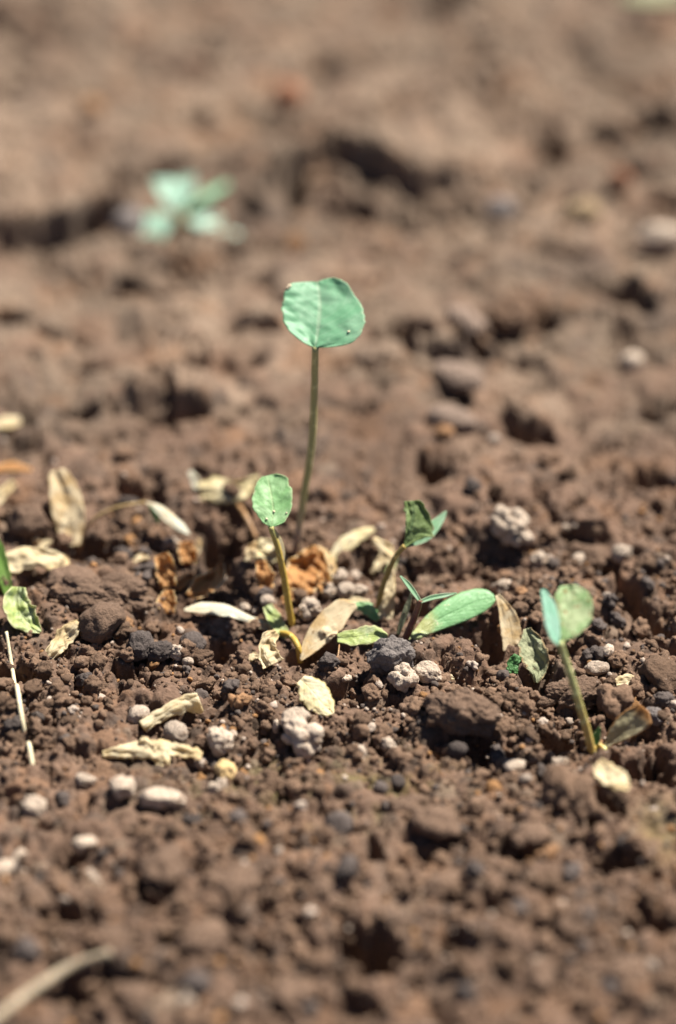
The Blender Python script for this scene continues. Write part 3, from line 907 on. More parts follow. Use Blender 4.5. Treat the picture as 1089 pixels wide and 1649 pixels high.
def blade(name, mat, mid, wl, wr, anchor, n, origin=None, parent=None, fold=0.0, cup=0.0, arch=0.0, twist=0.0, ripple=0.12, curl=0.0,
          thick=0.11, jag=0.02, nt=36, ns=16, lift=0.0, notch=0.0, clear=None):
    """a leaf blade. mid: midrib from stalk to tip and wl/wr: half widths, as seen; the blade lies in the plane through anchor with normal n,
    then folded along the midrib, cupped, arched and rippled out of that plane"""
    LSEED[0] += 1
    n = unit(n)
    p0 = np.array(anchor, float) + np.array([0, 0, lift])
    t = np.linspace(0, 1, nt)
    m = curve(mid, t)
    tan = np.gradient(m, axis=0)
    tan /= np.linalg.norm(tan, axis=1)[:, None] + 1e-9
    left = np.stack([tan[:, 1], -tan[:, 0]], 1)
    scale = np.linalg.norm(p0 - CAM) * HALF / 824.5
    WL, WR = widths(wl, t), widths(wr, t)
    jn = lambda sd: 1 + jag * np.array([perlin2(np.array([q * 9.0]), np.array([LSEED[0] * 3.3 + sd]), 7)[0] + 0.6 * perlin2(np.array([q * 22.0]), np.array([LSEED[0] * 1.7 + sd]), 8)[0] for q in t]) * 2.0
    WL, WR = WL * jn(0.0), WR * jn(9.0)
    s = np.linspace(-1, 1, ns)
    wm = max(WL.max(), WR.max()) * scale
    T, S = np.meshgrid(t, s, indexing='ij')
    T, S = T.ravel(), S.ravel()
    ii = np.repeat(np.arange(nt), ns)
    w = np.where(S < 0, WL[ii], WR[ii])
    P = m[ii] + left[ii] * (w * -S)[:, None]
    P = P - tan[ii] * (notch * (1 - np.abs(S)) ** 2 * T ** 7)[:, None]
    D = FWD + np.array([[1.0, 0, 0]]) * ((P[:, :1] - 544.5) / 824.5 * HALF) + UPV * (-(P[:, 1:] - 824.5) / 824.5 * HALF)
    D /= np.linalg.norm(D, axis=1)[:, None]
    pt = CAM + D * (((p0 - CAM) @ n) / (D @ n))[:, None]
    off = (fold * np.abs(S) + cup * S * S + twist * S * (T - 0.3)) * w * scale + arch * np.sin(math.pi * T) + curl * T ** 2
    q = np.stack([S * 1.3 + LSEED[0] * 5.1, T * 3.0, np.full(len(T), LSEED[0] * 0.7)], 1)
    off = off + ripple * wm * (perlin3(q, 4) + 0.45 * perlin3(q * 2.6, 5))
    V = pt + D * (off / np.minimum(-0.35, D @ n))[:, None]
    UV = np.stack([0.5 + 0.5 * S, T], 1)
    if clear is not None:                                  # slide the blade out of the soil it would cut through
        tm = T > clear
        for _ in range(40):
            low = (V[:, 2] < hsamp(V[:, 0], V[:, 1]) + 0.1)[tm].mean()
            if low < 0.10:
                break
            V = V - D * 0.12
        for _ in range(14):
            low = (V[:, 2] < hsamp(V[:, 0], V[:, 1]) + 0.08) & tm
            V = V - D * (0.08 * low)[:, None]
    F = [(i * ns + j, i * ns + j + 1, (i + 1) * ns + j + 1, (i + 1) * ns + j) for i in range(nt - 1) for j in range(ns - 1)]
    org = np.array(anchor if origin is None else origin, float)
    me = mesh_np(name, (V - org) * MM, F, mat, UV)
    o = link(name, me, (0, 0, 0) if parent is not None else org * MM, parent)
    sol = o.modifiers.new('thickness', 'SOLIDIFY')
    sol.thickness = thick * MM
    sol.offset = 0.0
    sub = o.modifiers.new('smooth', 'SUBSURF')
    sub.levels = sub.render_levels = 1
    return o


def stalk(name, mat, pts3, radii, origin, parent=None, ns=10, nt=40, wob=0.04):
    t = np.linspace(0, 1, nt)
    c = curve(np.array(pts3), t)
    r = widths(list(radii), t)
    V = []
    up = np.array([0.3, -0.9, 0.2])
    tg = np.gradient(c, axis=0)
    for i in range(nt):
        a = unit(tg[i])
        x = unit(np.cross(a, up))
        y = np.cross(x, a)
        for j in range(ns):
            b = 2 * math.pi * j / ns
            V.append(c[i] + (x * math.cos(b) + y * math.sin(b)) * r[i] * (1 + wob * random.uniform(-1, 1)))
    V.append(c[0])
    V.append(c[-1])
    F = [(i * ns + j, i * ns + (j + 1) % ns, (i + 1) * ns + (j + 1) % ns, (i + 1) * ns + j) for i in range(nt - 1) for j in range(ns)]
    F += [(j, nt * ns, (j + 1) % ns) for j in range(ns)]
    F += [((nt - 1) * ns + j, (nt - 1) * ns + (j + 1) % ns, nt * ns + 1) for j in range(ns)]
    V = np.array(V)
    me = mesh_np(name, (V - np.array(origin)) * MM, F, mat)
    return link(name, me, (0, 0, 0) if parent is not None else np.array(origin) * MM, parent)


def upright(foot_px, n):
    """foot of a plant on the soil and the plane it grows in"""
    g = gpt(*foot_px)
    g = g.copy()
    g[2] -= 0.15
    return g, unit(n)


def PL(pts, plane):
    return [on_plane(x, y, *plane) for x, y in pts]


PXS = 0.0615
# --- tall seedling with one round leaf
g, n = upright((474, 900), (0.0, -1.0, 0.10))
tall = empty('seedling', g * MM)
tag(tall, 'tallest seedling, single round green leaf on a long thin stalk', 'seedling')
p = PL([(474, 903), (480, 860), (489, 800), (502, 715), (506, 640), (508, 558)], (g, n))
stalk('stem', S_TALL, p, [0.40, 0.36, 0.36, 0.37, 0.36, 0.34], g, tall)
tip = p[-1]
tall_leaf = blade('leaf', M_GREEN, [(508, 560), (513, 520), (515, 480), (511, 450)],
      [(0, 1), (.04, 18), (.1, 32), (.2, 46), (.35, 58), (.5, 61), (.65, 60), (.8, 59), (.92, 53), (1, 42)],
      [(0, 1), (.04, 26), (.1, 50), (.2, 65), (.35, 73), (.5, 73), (.65, 66), (.78, 54), (.88, 46), (.95, 38), (1, 27)],
      tip, (-0.02, -0.50, 0.85), origin=g, parent=tall, fold=0.13, cup=0.04, ripple=0.06, jag=0.02, nt=60, ns=28, notch=4)

# --- short seedling with toothed leaf
g, n = upright((470, 1005), (0.0, -1.0, 0.15))
sd = empty('seedling', g * MM)
tag(sd, 'short seedling, small toothed green leaf on a curved yellow-brown stalk', 'seedling')
p = PL([(471, 1010), (464, 970), (457, 925), (447, 880), (436, 848)], (g, n))
stalk('stem', S_YOUNG, p, [0.36, 0.34, 0.33, 0.30, 0.28], g, sd)
short_leaf = blade('leaf', M_GREEN2, [(437, 849), (440, 822), (436, 792), (430, 766)],
      [(0, 1), (.06, 14), (.15, 22), (.35, 33), (.6, 33), (.8, 25), (.93, 17), (1, 8)], [(0, 1), (.06, 12), (.12, 19), (.3, 27), (.5, 32), (.6, 35), (.72, 33), (.85, 31), (.93, 26), (1, 16)],
      p[-1], (0.08, -0.52, 0.82), origin=g, parent=sd, fold=0.18, ripple=0.08, jag=0.03, nt=50, ns=22)
blade('leaf_bud', M_YTAN, [(440, 850), (449, 868), (455, 892), (455, 910)], [1, 5, 5, 2], [1, 3, 4, 2], p[-1] + np.array([0, 0.4, -0.6]), (0.3, -0.8, 0.4), origin=g, parent=sd, ripple=0.05, nt=16, ns=8)

# --- seedling with a folded leaf
g, n = upright((608, 985), (0.0, -1.0, 0.15))
sd = empty('seedling', g * MM)
tag(sd, 'seedling whose dark green leaf is folded into a funnel', 'seedling')
p = PL([(607, 990), (615, 950), (628, 915), (640, 892), (652, 879)], (g, n))
stalk('stem', S_BROWN, p, [0.30, 0.28, 0.26, 0.24, 0.24], g, sd)
blade('leaf', M_DARKGREEN, [(652, 881), (659, 855), (666, 830), (664, 806)],
      [(0, 1), (.1, 3), (.3, 5), (.5, 10), (.8, 15), (1, 13)], [(0, 1), (.12, 10), (.25, 24), (.4, 40), (.55, 36), (.7, 25), (.85, 19), (1, 13)],
      p[-1], (0.12, -0.75, 0.6), origin=g, parent=sd, fold=0.1, cup=0.12, ripple=0.12, jag=0.07)
blade('leaf', M_LIGHTGREEN, [(654, 881), (682, 868), (704, 848), (719, 823)],
      [(0, 1), (.3, 7), (.55, 12), (.7, 13), (.85, 8), (1, 1)], [(0, 1), (.3, 6), (.55, 7), (.7, 5), (.85, 4), (1, 1)],
      p[-1] + np.array([0, 0.9, 0]), (0.35, -0.55, 0.75), origin=g, parent=sd, ripple=0.10, jag=0.03)

# --- red-stemmed seedling: two needle leaves and a big seed leaf
g, n = upright((654, 1032), (0.0, -1.0, 0.2))
sd = empty('seedling', g * MM)
tag(sd, 'red-stemmed seedling with two needle leaves and one big oval green seed leaf', 'seedling')
p = PL([(650, 1036), (662, 1008), (671, 985), (677, 966)], (g, n))
stalk('stem', S_RED, p, [0.36, 0.34, 0.32, 0.30], g, sd)
blade('needle_leaf', M_LIGHTGREEN, [(677, 969), (668, 955), (657, 940), (645, 927)], [3, 5, 5, 2], [3, 4, 4, 1], p[-1], (0.2, -0.6, 0.7), origin=g, parent=sd, fold=0.5, ripple=0.03, nt=20, ns=8, jag=0.01)
blade('needle_leaf', M_LIGHTGREEN, [(677, 969), (695, 963), (715, 959), (736, 955)], [3, 5, 4, 1], [3, 4, 4, 1], p[-1], (0.2, -0.5, 0.8), origin=g, parent=sd, fold=0.5, ripple=0.03, nt=20, ns=8, jag=0.01)
blade('seed_leaf', M_COTY, [(656, 1036), (690, 1008), (735, 984), (768, 970), (797, 962)], [(0, 2), (.12, 7), (.3, 15), (.5, 22), (.7, 24), (.86, 20), (.95, 13), (1, 3)],
      [(0, 2), (.12, 7), (.3, 15), (.5, 20), (.7, 22), (.86, 19), (.95, 12), (1, 3)], g + np.array([0.2, -0.3, 0.4]), (0.12, -0.5, 0.85), origin=g, parent=sd, clear=0.1, cup=-0.18, fold=0.05, ripple=0.07, jag=0.01, thick=0.4, nt=40)
blade('seed_leaf', M_GREYGREEN, [(641, 1022), (648, 1000), (656, 978), (663, 955)], [3, 5, 6, 2], [3, 5, 5, 2], g + np.array([-0.6, 0.3, 0]), (0.1, -0.9, 0.4), origin=g, parent=sd, ripple=0.2, nt=20, ns=8)

# --- seedling with the split round leaf
g, n = upright((952, 1208), (0.0, -1.0, 0.15))
sd = empty('seedling', g * MM)
tag(sd, 'seedling with a folded round leaf, one half blue-green, one mottled', 'seedling')
p = PL([(954, 1213), (945, 1175), (932, 1130), (918, 1085), (908, 1055), (902, 1034)], (g, n))
stalk('stem', S_OLIVE, p, [0.42, 0.38, 0.36, 0.35, 0.33, 0.32], g, sd)
blade('leaf', M_MOTTLE, [(903, 1034), (912, 1008), (919, 978), (916, 942)], [(0, 1), (.1, 6), (.3, 14), (.5, 20), (.7, 25), (.85, 25), (1, 14)],
      [(0, 1), (.1, 12), (.2, 22), (.35, 32), (.5, 37), (.7, 36), (.85, 30), (1, 12)], p[-1] + np.array([0, 0.3, 0]), (0.05, -0.55, 0.80), origin=g, parent=sd, cup=0.15, ripple=0.1, jag=0.015, nt=40)
blade('leaf', M_TEAL, [(898, 1039), (890, 1010), (882, 975), (875, 949)], [(0, 2), (.15, 9), (.4, 11), (.7, 9), (1, 5)], [(0, 2), (.15, 9), (.4, 14), (.7, 13), (.85, 9), (1, 3)],
      p[-1] + np.array([0, -0.5, 0]), (0.25, -0.55, 0.8), origin=g, parent=sd, fold=0.1, ripple=0.06, jag=0.01)
blade('leaf_bud', M_GREENDK, [(956, 1208), (960, 1192), (966, 1170)], [4, 9, 1], [4, 7, 1], g, (0.2, -0.9, 0.3), origin=g, parent=sd, ripple=0.1, nt=16, ns=8)
q = [gpt(951, 1211) + np.array([0, 0, 0.1]), gpt(962, 1206) + np.array([0, 0, 0.5]), gpt(976, 1209) + np.array([0, 0, 0.05])]
stalk('leaf_stub', S_YOUNG, q, [0.3, 0.28, 0.22], g, sd, nt=16)
blade('seed_leaf', M_OLIVE, [(974, 1203), (995, 1183), (1015, 1165), (1036, 1138)], [(0, 3), (.2, 14), (.5, 22), (.75, 20), (.92, 12), (1, 9)],
      [(0, 3), (.25, 12), (.5, 20), (.7, 26), (.85, 28), (1, 12)], gpt(974, 1204), (-0.25, -0.75, 0.55), origin=g, parent=sd, clear=0.1, cup=0.1, ripple=0.12, thick=0.3)['label'] = 'dry olive seed leaf with a rust-brown tip'

# --- wilted seedling bent over
g, n = upright((128, 884), (0.0, -1.0, 0.2))
sd = empty('wilted_seedling', g * MM)
tag(sd, 'wilted seedling with a bent thread-thin stalk and drooping silvery leaf', 'seedling')
p = PL([(127, 890), (134, 862), (152, 836), (190, 817), (236, 809)], (g, n))
stalk('stem', S_DRY, p, [0.22, 0.20, 0.18, 0.16, 0.16], g, sd, nt=50)
blade('leaf', M_SILVER, [(236, 809), (258, 820), (281, 840), (306, 861)], [(0, 1), (.2, 5), (.5, 7), (.8, 7), (1, 1)], [(0, 1), (.2, 8), (.5, 11), (.8, 8), (1, 1)],
      p[-1], (0.25, -0.35, 0.9), origin=g, parent=sd, fold=-0.3, ripple=0.08)
blade('leaf', M_GREENDK, [(240, 812), (247, 826), (256, 845)], [1, 5, 1], [1, 5, 1], p[-1] + np.array([0, 0.1, -0.1]), (-0.6, -0.7, 0.2), origin=g, parent=sd, nt=14, ns=8)

# --- far sprout
g = gpt(292, 368)
sd = empty('sprout', g * MM)
tag(sd, 'blurred pale green sprout with four short leaves in the far soil', 'seedling')
stalk('stem', S_OLIVE, [g + np.array([0, 0, -0.3]), g + np.array([0, 0, 1.2]), g + np.array([0, 0.1, 2.2])], [0.5, 0.5, 0.5], g, sd, nt=12)
c = g + np.array([0, 0, 2.2])
blade('leaf', M_SPROUT, [(290, 343), (284, 318), (280, 284)], [4, 26, 36], [4, 28, 36], c + np.array([0, 0.5, 0.3]), (0.05, -0.55, 0.8), origin=g, parent=sd, nt=20, notch=4, cup=0.15)
blade('leaf', M_GREEN, [(302, 335), (332, 316), (368, 296)], [2, 8, 4], [2, 8, 4], c, (0.2, -0.2, 1.0), origin=g, parent=sd, nt=16, fold=-0.4)
blade('leaf', M_SPROUT, [(280, 352), (258, 362), (226, 380)], [4, 24, 20], [4, 28, 18], c - np.array([0, 1.0, 0.6]), (-0.1, -0.5, 0.8), origin=g, parent=sd, nt=20, cup=-0.2)
blade('leaf', M_SPROUT, [(304, 355), (342, 364), (386, 384)], [4, 21, 14], [4, 19, 12], c - np.array([0, 0.8, 0.8]), (0.2, -0.3, 0.95), origin=g, parent=sd, nt=20, cup=-0.2)
pebble('soil_clod', 212, 340, 30, M_GREY, 'blurred grey lump beside the pale green sprout', 'clod', sub=4, facets=2, rough=0.14)
# pale green leaf at the far corner
o = blade('fallen_leaf', M_GREYGREEN, [(1000, -4), (1040, -8), (1100, -16)], [8, 20, 22], [5, 14, 16], gpt(1045, 4) + np.array([0, 0, 1.2]), (0.0, -0.3, 0.95), ripple=0.2, nt=16)
tag(o, 'blurred pale green leaf at the far corner of the soil', 'leaf')


# --- dead leaves, each lying or standing where it fell
def dead(mat, label, mid, wl, wr, at, n, lift=0.3, name='dead_leaf', **kw):
    kw.setdefault('ripple', 0.3)
    kw.setdefault('jag', 0.09)
    kw.setdefault('clear', 0.12)
    n = unit(n) + np.array([0.08, 0.05, 0.3])
    o = blade(name, mat, mid, wl, wr, gpt(*at), n, lift=lift, **kw)
    tag(o, label, 'leaf')
    return o


dead(M_TAN, 'tall tan dry leaf standing upright beside the wilted seedling', [(116, 880), (110, 835), (103, 797), (93, 756)], [(0, 12), (.25, 22), (.5, 25), (.75, 23), (.94, 17), (1, 12)], [(0, 14), (.25, 25), (.5, 29), (.75, 25), (.94, 17), (1, 11)], (122, 880), (0.1, -0.85, 0.5), cup=0.12, lift=0, ripple=0.16, jag=0.05)
dead(M_CREAM, 'cream dry leaf folded over a brown clod', [(2, 905), (35, 898), (65, 896), (92, 898), (112, 908)], [(0, 10), (.2, 16), (.5, 14), (.8, 10), (1, 6)], [(0, 14), (.2, 24), (.5, 16), (.7, 22), (.85, 26), (1, 10)], (50, 920), (0.0, -0.55, 0.85), lift=0.6, arch=0.5)
dead(M_YGREEN, 'curled yellow-green leaf scrap below the green blade', [(30, 945), (28, 970), (38, 995), (66, 1018)], [(0, 12), (.3, 22), (.6, 26), (.85, 14), (1, 3)], [(0, 12), (.3, 26), (.6, 22), (.85, 12), (1, 3)], (40, 1018), (0.1, -0.7, 0.7), cup=0.35, lift=0.5)
g0 = gpt(2, 958)
o = blade('grass_blade', M_FRESH, [(18, 960), (10, 925), (-3, 885), (-18, 850)], [10, 16, 14, 6], [2, 8, 10, 5], g0 + np.array([0, 0, 0.2]), (0.3, -0.75, 0.6), fold=0.3, ripple=0.05, jag=0.01)
tag(o, 'bright green blade standing above the yellow-green scrap', 'leaf')
g0 = gpt(6, 900)
o = stalk('dry_straw', S_STRAW, [g0 + np.array([-0.2, 0, -0.2]), g0 + np.array([-0.6, 0.3, 3.0]), g0 + np.array([-1.0, 0.5, 6.0])], [0.16, 0.15, 0.12], g0, nt=16)
tag(o, 'thin pale straw standing behind the cream folded leaf', 'straw')
dead(M_CREAM, 'cream dry leaf tip standing beside the angular clod', [(-8, 815), (5, 795), (24, 776)], [8, 10, 8], [6, 9, 6], (2, 818), (0.3, -0.8, 0.5), lift=0)
dead(M_CREAM, 'blurred cream flake flat on the soil above a rust strip', [(-10, 682), (15, 680), (33, 677)], [9, 10, 6], [8, 9, 6], (12, 684), (0, -0.3, 0.95))
dead(M_RUST, 'flat rust-brown strip below the blurred cream flake', [(-8, 755), (20, 753), (52, 757)], [5, 10, 3], [5, 6, 3], (22, 758), (0, -0.4, 0.9))
dead(M_YTAN, 'pale yellow dry leaf with a dead stalk behind the short seedling', [(322, 800), (350, 793), (385, 786), (418, 768)], [(0, 22), (.3, 24), (.6, 14), (1, 4)], [(0, 12), (.3, 18), (.6, 20), (.85, 12), (1, 4)], (360, 815), (0.0, -0.75, 0.65), lift=0.4, cup=0.15)
dead(M_SILVER, 'grey shrivelled scrap beside the pale yellow dry leaf', [(322, 795), (315, 775), (306, 758)], [8, 8, 4], [8, 8, 3], (322, 800), (0.1, -0.85, 0.5), lift=0.2)
g0 = gpt(412, 865)
o = stalk('dry_stalk', S_DRY, [gpt(412, 868), gpt(400, 850) + np.array([0, 0, 0.8]), gpt(385, 830) + np.array([0, 0, 1.2])], [0.28, 0.26, 0.24], g0, nt=16)
tag(o, 'dead brown stalk leaning between pale yellow leaf and short seedling', 'stalk')
RU = dict(ripple=0.45, jag=0.09, cup=0.5)
dead(M_RUST, 'small rust-brown curl with a bright rim behind the dark hollow', [(302, 908), (302, 892), (300, 872)], [(0, 10), (.5, 16), (1, 12)], [(0, 12), (.5, 17), (1, 10)], (303, 910), (0.2, -0.85, 0.4), **RU)
dead(M_RUST, 'rust-brown shell-shaped curl leaning on the large rough clod', [(272, 945), (268, 920), (258, 893)], [(0, 14), (.5, 18), (1, 10)], [(0, 12), (.5, 16), (1, 14)], (270, 950), (-0.2, -0.85, 0.4), **RU)
dead(M_RUST, 'rust-brown crumpled leaf with a folded point above the silvery leaf', [(305, 962), (325, 940), (345, 925), (358, 905)], [(0, 8), (.4, 14), (.7, 8), (1, 3)], [(0, 10), (.4, 22), (.7, 22), (1, 4)], (325, 965), (0.1, -0.6, 0.8), lift=1.0, **RU)
dead(M_RUST, 'rounded rust-brown scrap under the shell-shaped curl', [(268, 988), (270, 968), (272, 950)], [(0, 12), (.5, 18), (1, 8)], [(0, 12), (.5, 16), (1, 8)], (270, 990), (0, -0.85, 0.5), lift=0, cup=0.3)
dead(M_RUST, 'largest rust-brown curled leaf standing behind the short seedling', [(478, 955), (486, 930), (500, 905), (516, 884)], [(0, 24), (.3, 34), (.6, 30), (.8, 20), (1, 12)], [(0, 24), (.3, 38), (.6, 42), (.8, 32), (1, 8)], (488, 962), (0.15, -0.7, 0.65), lift=0.5, fold=0.25, **RU)
dead(M_TAN, 'upturned tan edge of dry leaf against the largest rusty curl', [(532, 935), (538, 918), (526, 895), (512, 880)], [(0, 5), (.4, 12), (.8, 6), (1, 2)], [(0, 5), (.4, 6), (.8, 7), (1, 2)], (532, 945), (0.5, -0.6, 0.6), lift=0.2, ripple=0.3)
dead(M_RUST, 'small round rust-brown scrap beside the short seedling stalk', [(424, 950), (424, 925), (420, 903)], [(0, 8), (.5, 13), (1, 8)], [(0, 16), (.5, 18), (1, 7)], (425, 955), (-0.1, -0.85, 0.5), **RU)
dead(M_YTAN, 'pale yellow scrap low behind the short seedling stalk', [(425, 905), (428, 888), (430, 868)], [(0, 16), (.5, 20), (1, 12)], [(0, 18), (.5, 24), (1, 14)], (428, 908), (0, -0.8, 0.6), lift=0.1)
dead(M_YTAN, 'yellowish dry leaf arching over a dark lump', [(530, 905), (552, 880), (578, 862), (603, 852)], [(0, 6), (.4, 12), (.8, 9), (1, 3)], [(0, 8), (.4, 14), (.8, 10), (1, 3)], (532, 908), (-0.1, -0.6, 0.8), cup=-0.3)
dead(M_CREAM, 'pale crinkled scrap hanging beside the folded seedling', [(600, 868), (618, 882), (630, 902), (632, 925)], [(0, 5), (.4, 12), (.8, 8), (1, 4)], [(0, 5), (.4, 10), (.8, 8), (1, 4)], (628, 930), (0.3, -0.7, 0.6), ripple=0.4)
dead(M_CREAM, 'pale narrow dry leaf standing against the folded seedling stalk', [(622, 1000), (624, 970), (629, 945), (632, 915)], [(0, 12), (.3, 14), (.7, 8), (1, 2)], [(0, 10), (.3, 12), (.7, 8), (1, 2)], (622, 1002), (0.1, -0.9, 0.4), lift=0)
dead(M_SILVER, 'long silvery dry leaf lying beside the round dark pebble', [(296, 982), (330, 979), (370, 985), (402, 997), (424, 1003)], [(0, 2), (.2, 9), (.5, 10), (.8, 6), (1, 3)], [(0, 2), (.2, 10), (.5, 11), (.8, 6), (1, 3)], (400, 1006), (0.0, -0.45, 0.9), lift=0.6, cup=-0.25, ripple=0.08, jag=0.02)
dead(M_TAN, 'tan twisted end of dry leaf beside the green scrap', [(400, 1000), (422, 1006), (440, 1018)], [6, 9, 4], [6, 8, 4], (420, 1015), (0.1, -0.6, 0.7), lift=0.2)
dead(M_YGREEN, 'pale green withered scrap at the foot of the short seedling', [(430, 975), (440, 993), (452, 1012), (462, 1026)], [(0, 8), (.4, 12), (.8, 10), (1, 6)], [(0, 8), (.4, 13), (.8, 10), (1, 6)], (450, 1030), (0.1, -0.7, 0.7), lift=0.5, cup=0.2)
g0 = gpt(484, 1062)
o = stalk('dry_stalk', S_YOUNG, [gpt(484, 1066), gpt(480, 1046) + np.array([0, 0, 0.3]), gpt(468, 1032) + np.array([0, 0, 0.6]), gpt(450, 1024) + np.array([0, 0, 0.4])], [0.30, 0.30, 0.30, 0.26], g0, nt=24)
tag(o, 'short hooked yellow stalk beside the broad tan leaf', 'stalk')
dead(M_CREAM, 'pale curled leaf scrap with yellow rim below the hooked stalk', [(436, 1072), (426, 1050), (432, 1030), (446, 1018)], [(0, 14), (.4, 10), (.8, 12), (1, 6)], [(0, 24), (.4, 22), (.8, 14), (1, 6)], (438, 1074), (0.2, -0.7, 0.7), lift=0.3, cup=0.3)
dead(M_TAN, 'broad tan dry leaf rising from the hooked stalk', [(484, 1064), (502, 1035), (530, 1003), (556, 980), (574, 974)], [(0, 2), (.15, 10), (.4, 19), (.65, 22), (.85, 18), (1, 5)], [(0, 2), (.15, 12), (.4, 22), (.65, 23), (.85, 16), (1, 5)], (484, 1066), (-0.1, -0.68, 0.7), lift=0.1, cup=0.12, ripple=0.1, jag=0.02)
dead(M_YGREEN, 'yellow-green mottled leaf flat on crumbs beside the broad tan leaf', [(543, 1027), (570, 1026), (600, 1023), (624, 1027)], [(0, 8), (.3, 13), (.6, 16), (.85, 13), (1, 5)], [(0, 8), (.3, 14), (.6, 15), (.85, 11), (1, 5)], (585, 1040), (0.0, -0.6, 0.8), lift=0.3, ripple=0.15)
dead(M_GREEN2, 'small green leaf end behind the broad tan leaf', [(570, 975), (590, 980), (610, 998)], [6, 12, 4], [4, 10, 5], (592, 1000), (0.1, -0.6, 0.75), lift=0.3)
dead(M_TAN, 'tan dry leaf standing beyond the tip of the big seed leaf', [(822, 1050), (824, 1020), (816, 990), (800, 958)], [(0, 12), (.3, 18), (.6, 14), (1, 3)], [(0, 10), (.3, 16), (.6, 16), (1, 5)], (822, 1052), (0.1, -0.85, 0.5), lift=0, cup=0.1, ripple=0.12, jag=0.02)
dead(M_GREYGREEN, 'grey-green shrivelled leaf coated in soil beside the tan leaf', [(864, 1100), (868, 1075), (858, 1045), (848, 1012)], [(0, 4), (.25, 20), (.5, 24), (.75, 20), (1, 6)], [(0, 4), (.25, 14), (.5, 22), (.75, 18), (1, 7)], (864, 1112), (0.0, -0.8, 0.55), lift=0.1, cup=0.35, ripple=0.3)
dead(M_GREENDK, 'dark green scrap tucked behind the grey-green shrivelled leaf', [(826, 1085), (826, 1070), (834, 1055)], [8, 10, 6], [8, 10, 8], (826, 1088), (0, -0.85, 0.5), lift=0.1)
dead(M_CREAM, 'pale yellow flake lying flat beside the large dark clod', [(962, 1228), (980, 1245), (998, 1262), (1014, 1270)], [(0, 10), (.3, 16), (.6, 20), (.85, 16), (1, 6)], [(0, 10), (.3, 20), (.6, 16), (.85, 10), (1, 5)], (988, 1262), (0.0, -0.5, 0.85), lift=0.4, ripple=0.3, jag=0.12)
dead(M_YTAN, 'pale round papery flake above the white clod', [(484, 1094), (502, 1112), (518, 1132), (536, 1150)], [(0, 10), (.3, 22), (.6, 26), (.85, 16), (1, 4)], [(0, 10), (.3, 24), (.6, 24), (.85, 16), (1, 4)], (512, 1150), (0.0, -0.6, 0.8), lift=0.4, cup=-0.1, ripple=0.15)
dead(M_CREAM, 'pale crumpled dry leaf below the smooth round clod', [(75, 1060), (92, 1038), (112, 1020), (134, 1000)], [(0, 8), (.3, 10), (.6, 18), (.85, 12), (1, 5)], [(0, 8), (.3, 16), (.6, 14), (.85, 8), (1, 4)], (90, 1062), (0.0, -0.7, 0.7), lift=0.1, ripple=0.5, jag=0.12)
dead(M_CREAM, 'small pointed cream scrap under the smooth round clod', [(182, 1027), (195, 1017), (210, 1010)], [6, 9, 2], [2, 8, 2], (190, 1030), (0, -0.6, 0.8), lift=0.1)
dead(M_CREAM, 'cream flake behind the crumbly clod beside grey pebble', [(992, 1100), (1012, 1096), (1032, 1112)], [8, 12, 4], [5, 8, 4], (1012, 1112), (0, -0.6, 0.8), lift=0.5)
# bleached bone-like stalk and the star-shaped husk
g0 = gpt(275, 1155)
o = blade('dry_stalk', M_CREAM, [(230, 1172), (256, 1154), (284, 1138), (304, 1128), (320, 1122)], [(0, 15), (.12, 10), (.4, 8), (.7, 10), (.85, 9), (1, 5)], [(0, 10), (.12, 9), (.4, 9), (.7, 15), (.85, 22), (1, 24)],
          g0, (0.0, -0.5, 0.85), lift=0.9, cup=-0.55, ripple=0.3, thick=0.4, jag=0.12)
tag(o, 'thick bleached bone-like stalk lying across a pale lump', 'stalk')
husk = empty('dry_husk', gpt(250, 1225) * MM)
tag(husk, 'star-shaped bleached husk with spread arms on the bare patch', 'husk')
g0 = gpt(250, 1225)
for mid, w in (([(255, 1208), (215, 1208), (165, 1216)], [16, 12, 6]), ([(255, 1208), (290, 1208), (326, 1216)], [16, 10, 8]), ([(252, 1206), (240, 1200), (226, 1190)], [14, 10, 5]), ([(255, 1208), (262, 1226), (262, 1250)], [18, 12, 5])):
    blade('husk_arm', M_CREAM, mid, w, w, g0 + np.array([0, 0, 0.6]), (0, -0.5, 0.85), origin=g0, parent=husk, cup=-0.3, ripple=0.5, thick=0.2, jag=0.2, nt=24, ns=10)
# straw lying half buried
ps = []
for x, y, l in ((12, 1030, 0.7), (22, 1092, 0.5), (26, 1104, -0.7), (28, 1114, 0.5), (38, 1174, 0.5), (43, 1188, -0.9), (47, 1204, 0.3), (52, 1228, 0.3), (55, 1242, -0.9)):
    ps.append(gpt(x, y) + np.array([0, -0.2, l + 0.35 if l > 0 else l]))
o = stalk('dry_straw', S_STRAW, ps, [0.15, 0.19, 0.2, 0.22, 0.23, 0.22, 0.2], ps[0], nt=80, wob=0.015)
tag(o, 'thin white straw half buried beside the white round pebble', 'straw')
ps = [gpt(x, y) + np.array([0, 0, l]) for x, y, l in ((-20, 1670, 1.2), (60, 1612, 1.4), (120, 1572, 1.2), (180, 1545, 0.7))]
o = stalk('dry_straw', S_OLDSTRAW, ps, [0.42, 0.46, 0.44, 0.36], ps[0], nt=40)
tag(o, 'thick pale straw lying on the blurred soil in front of clods', 'straw')

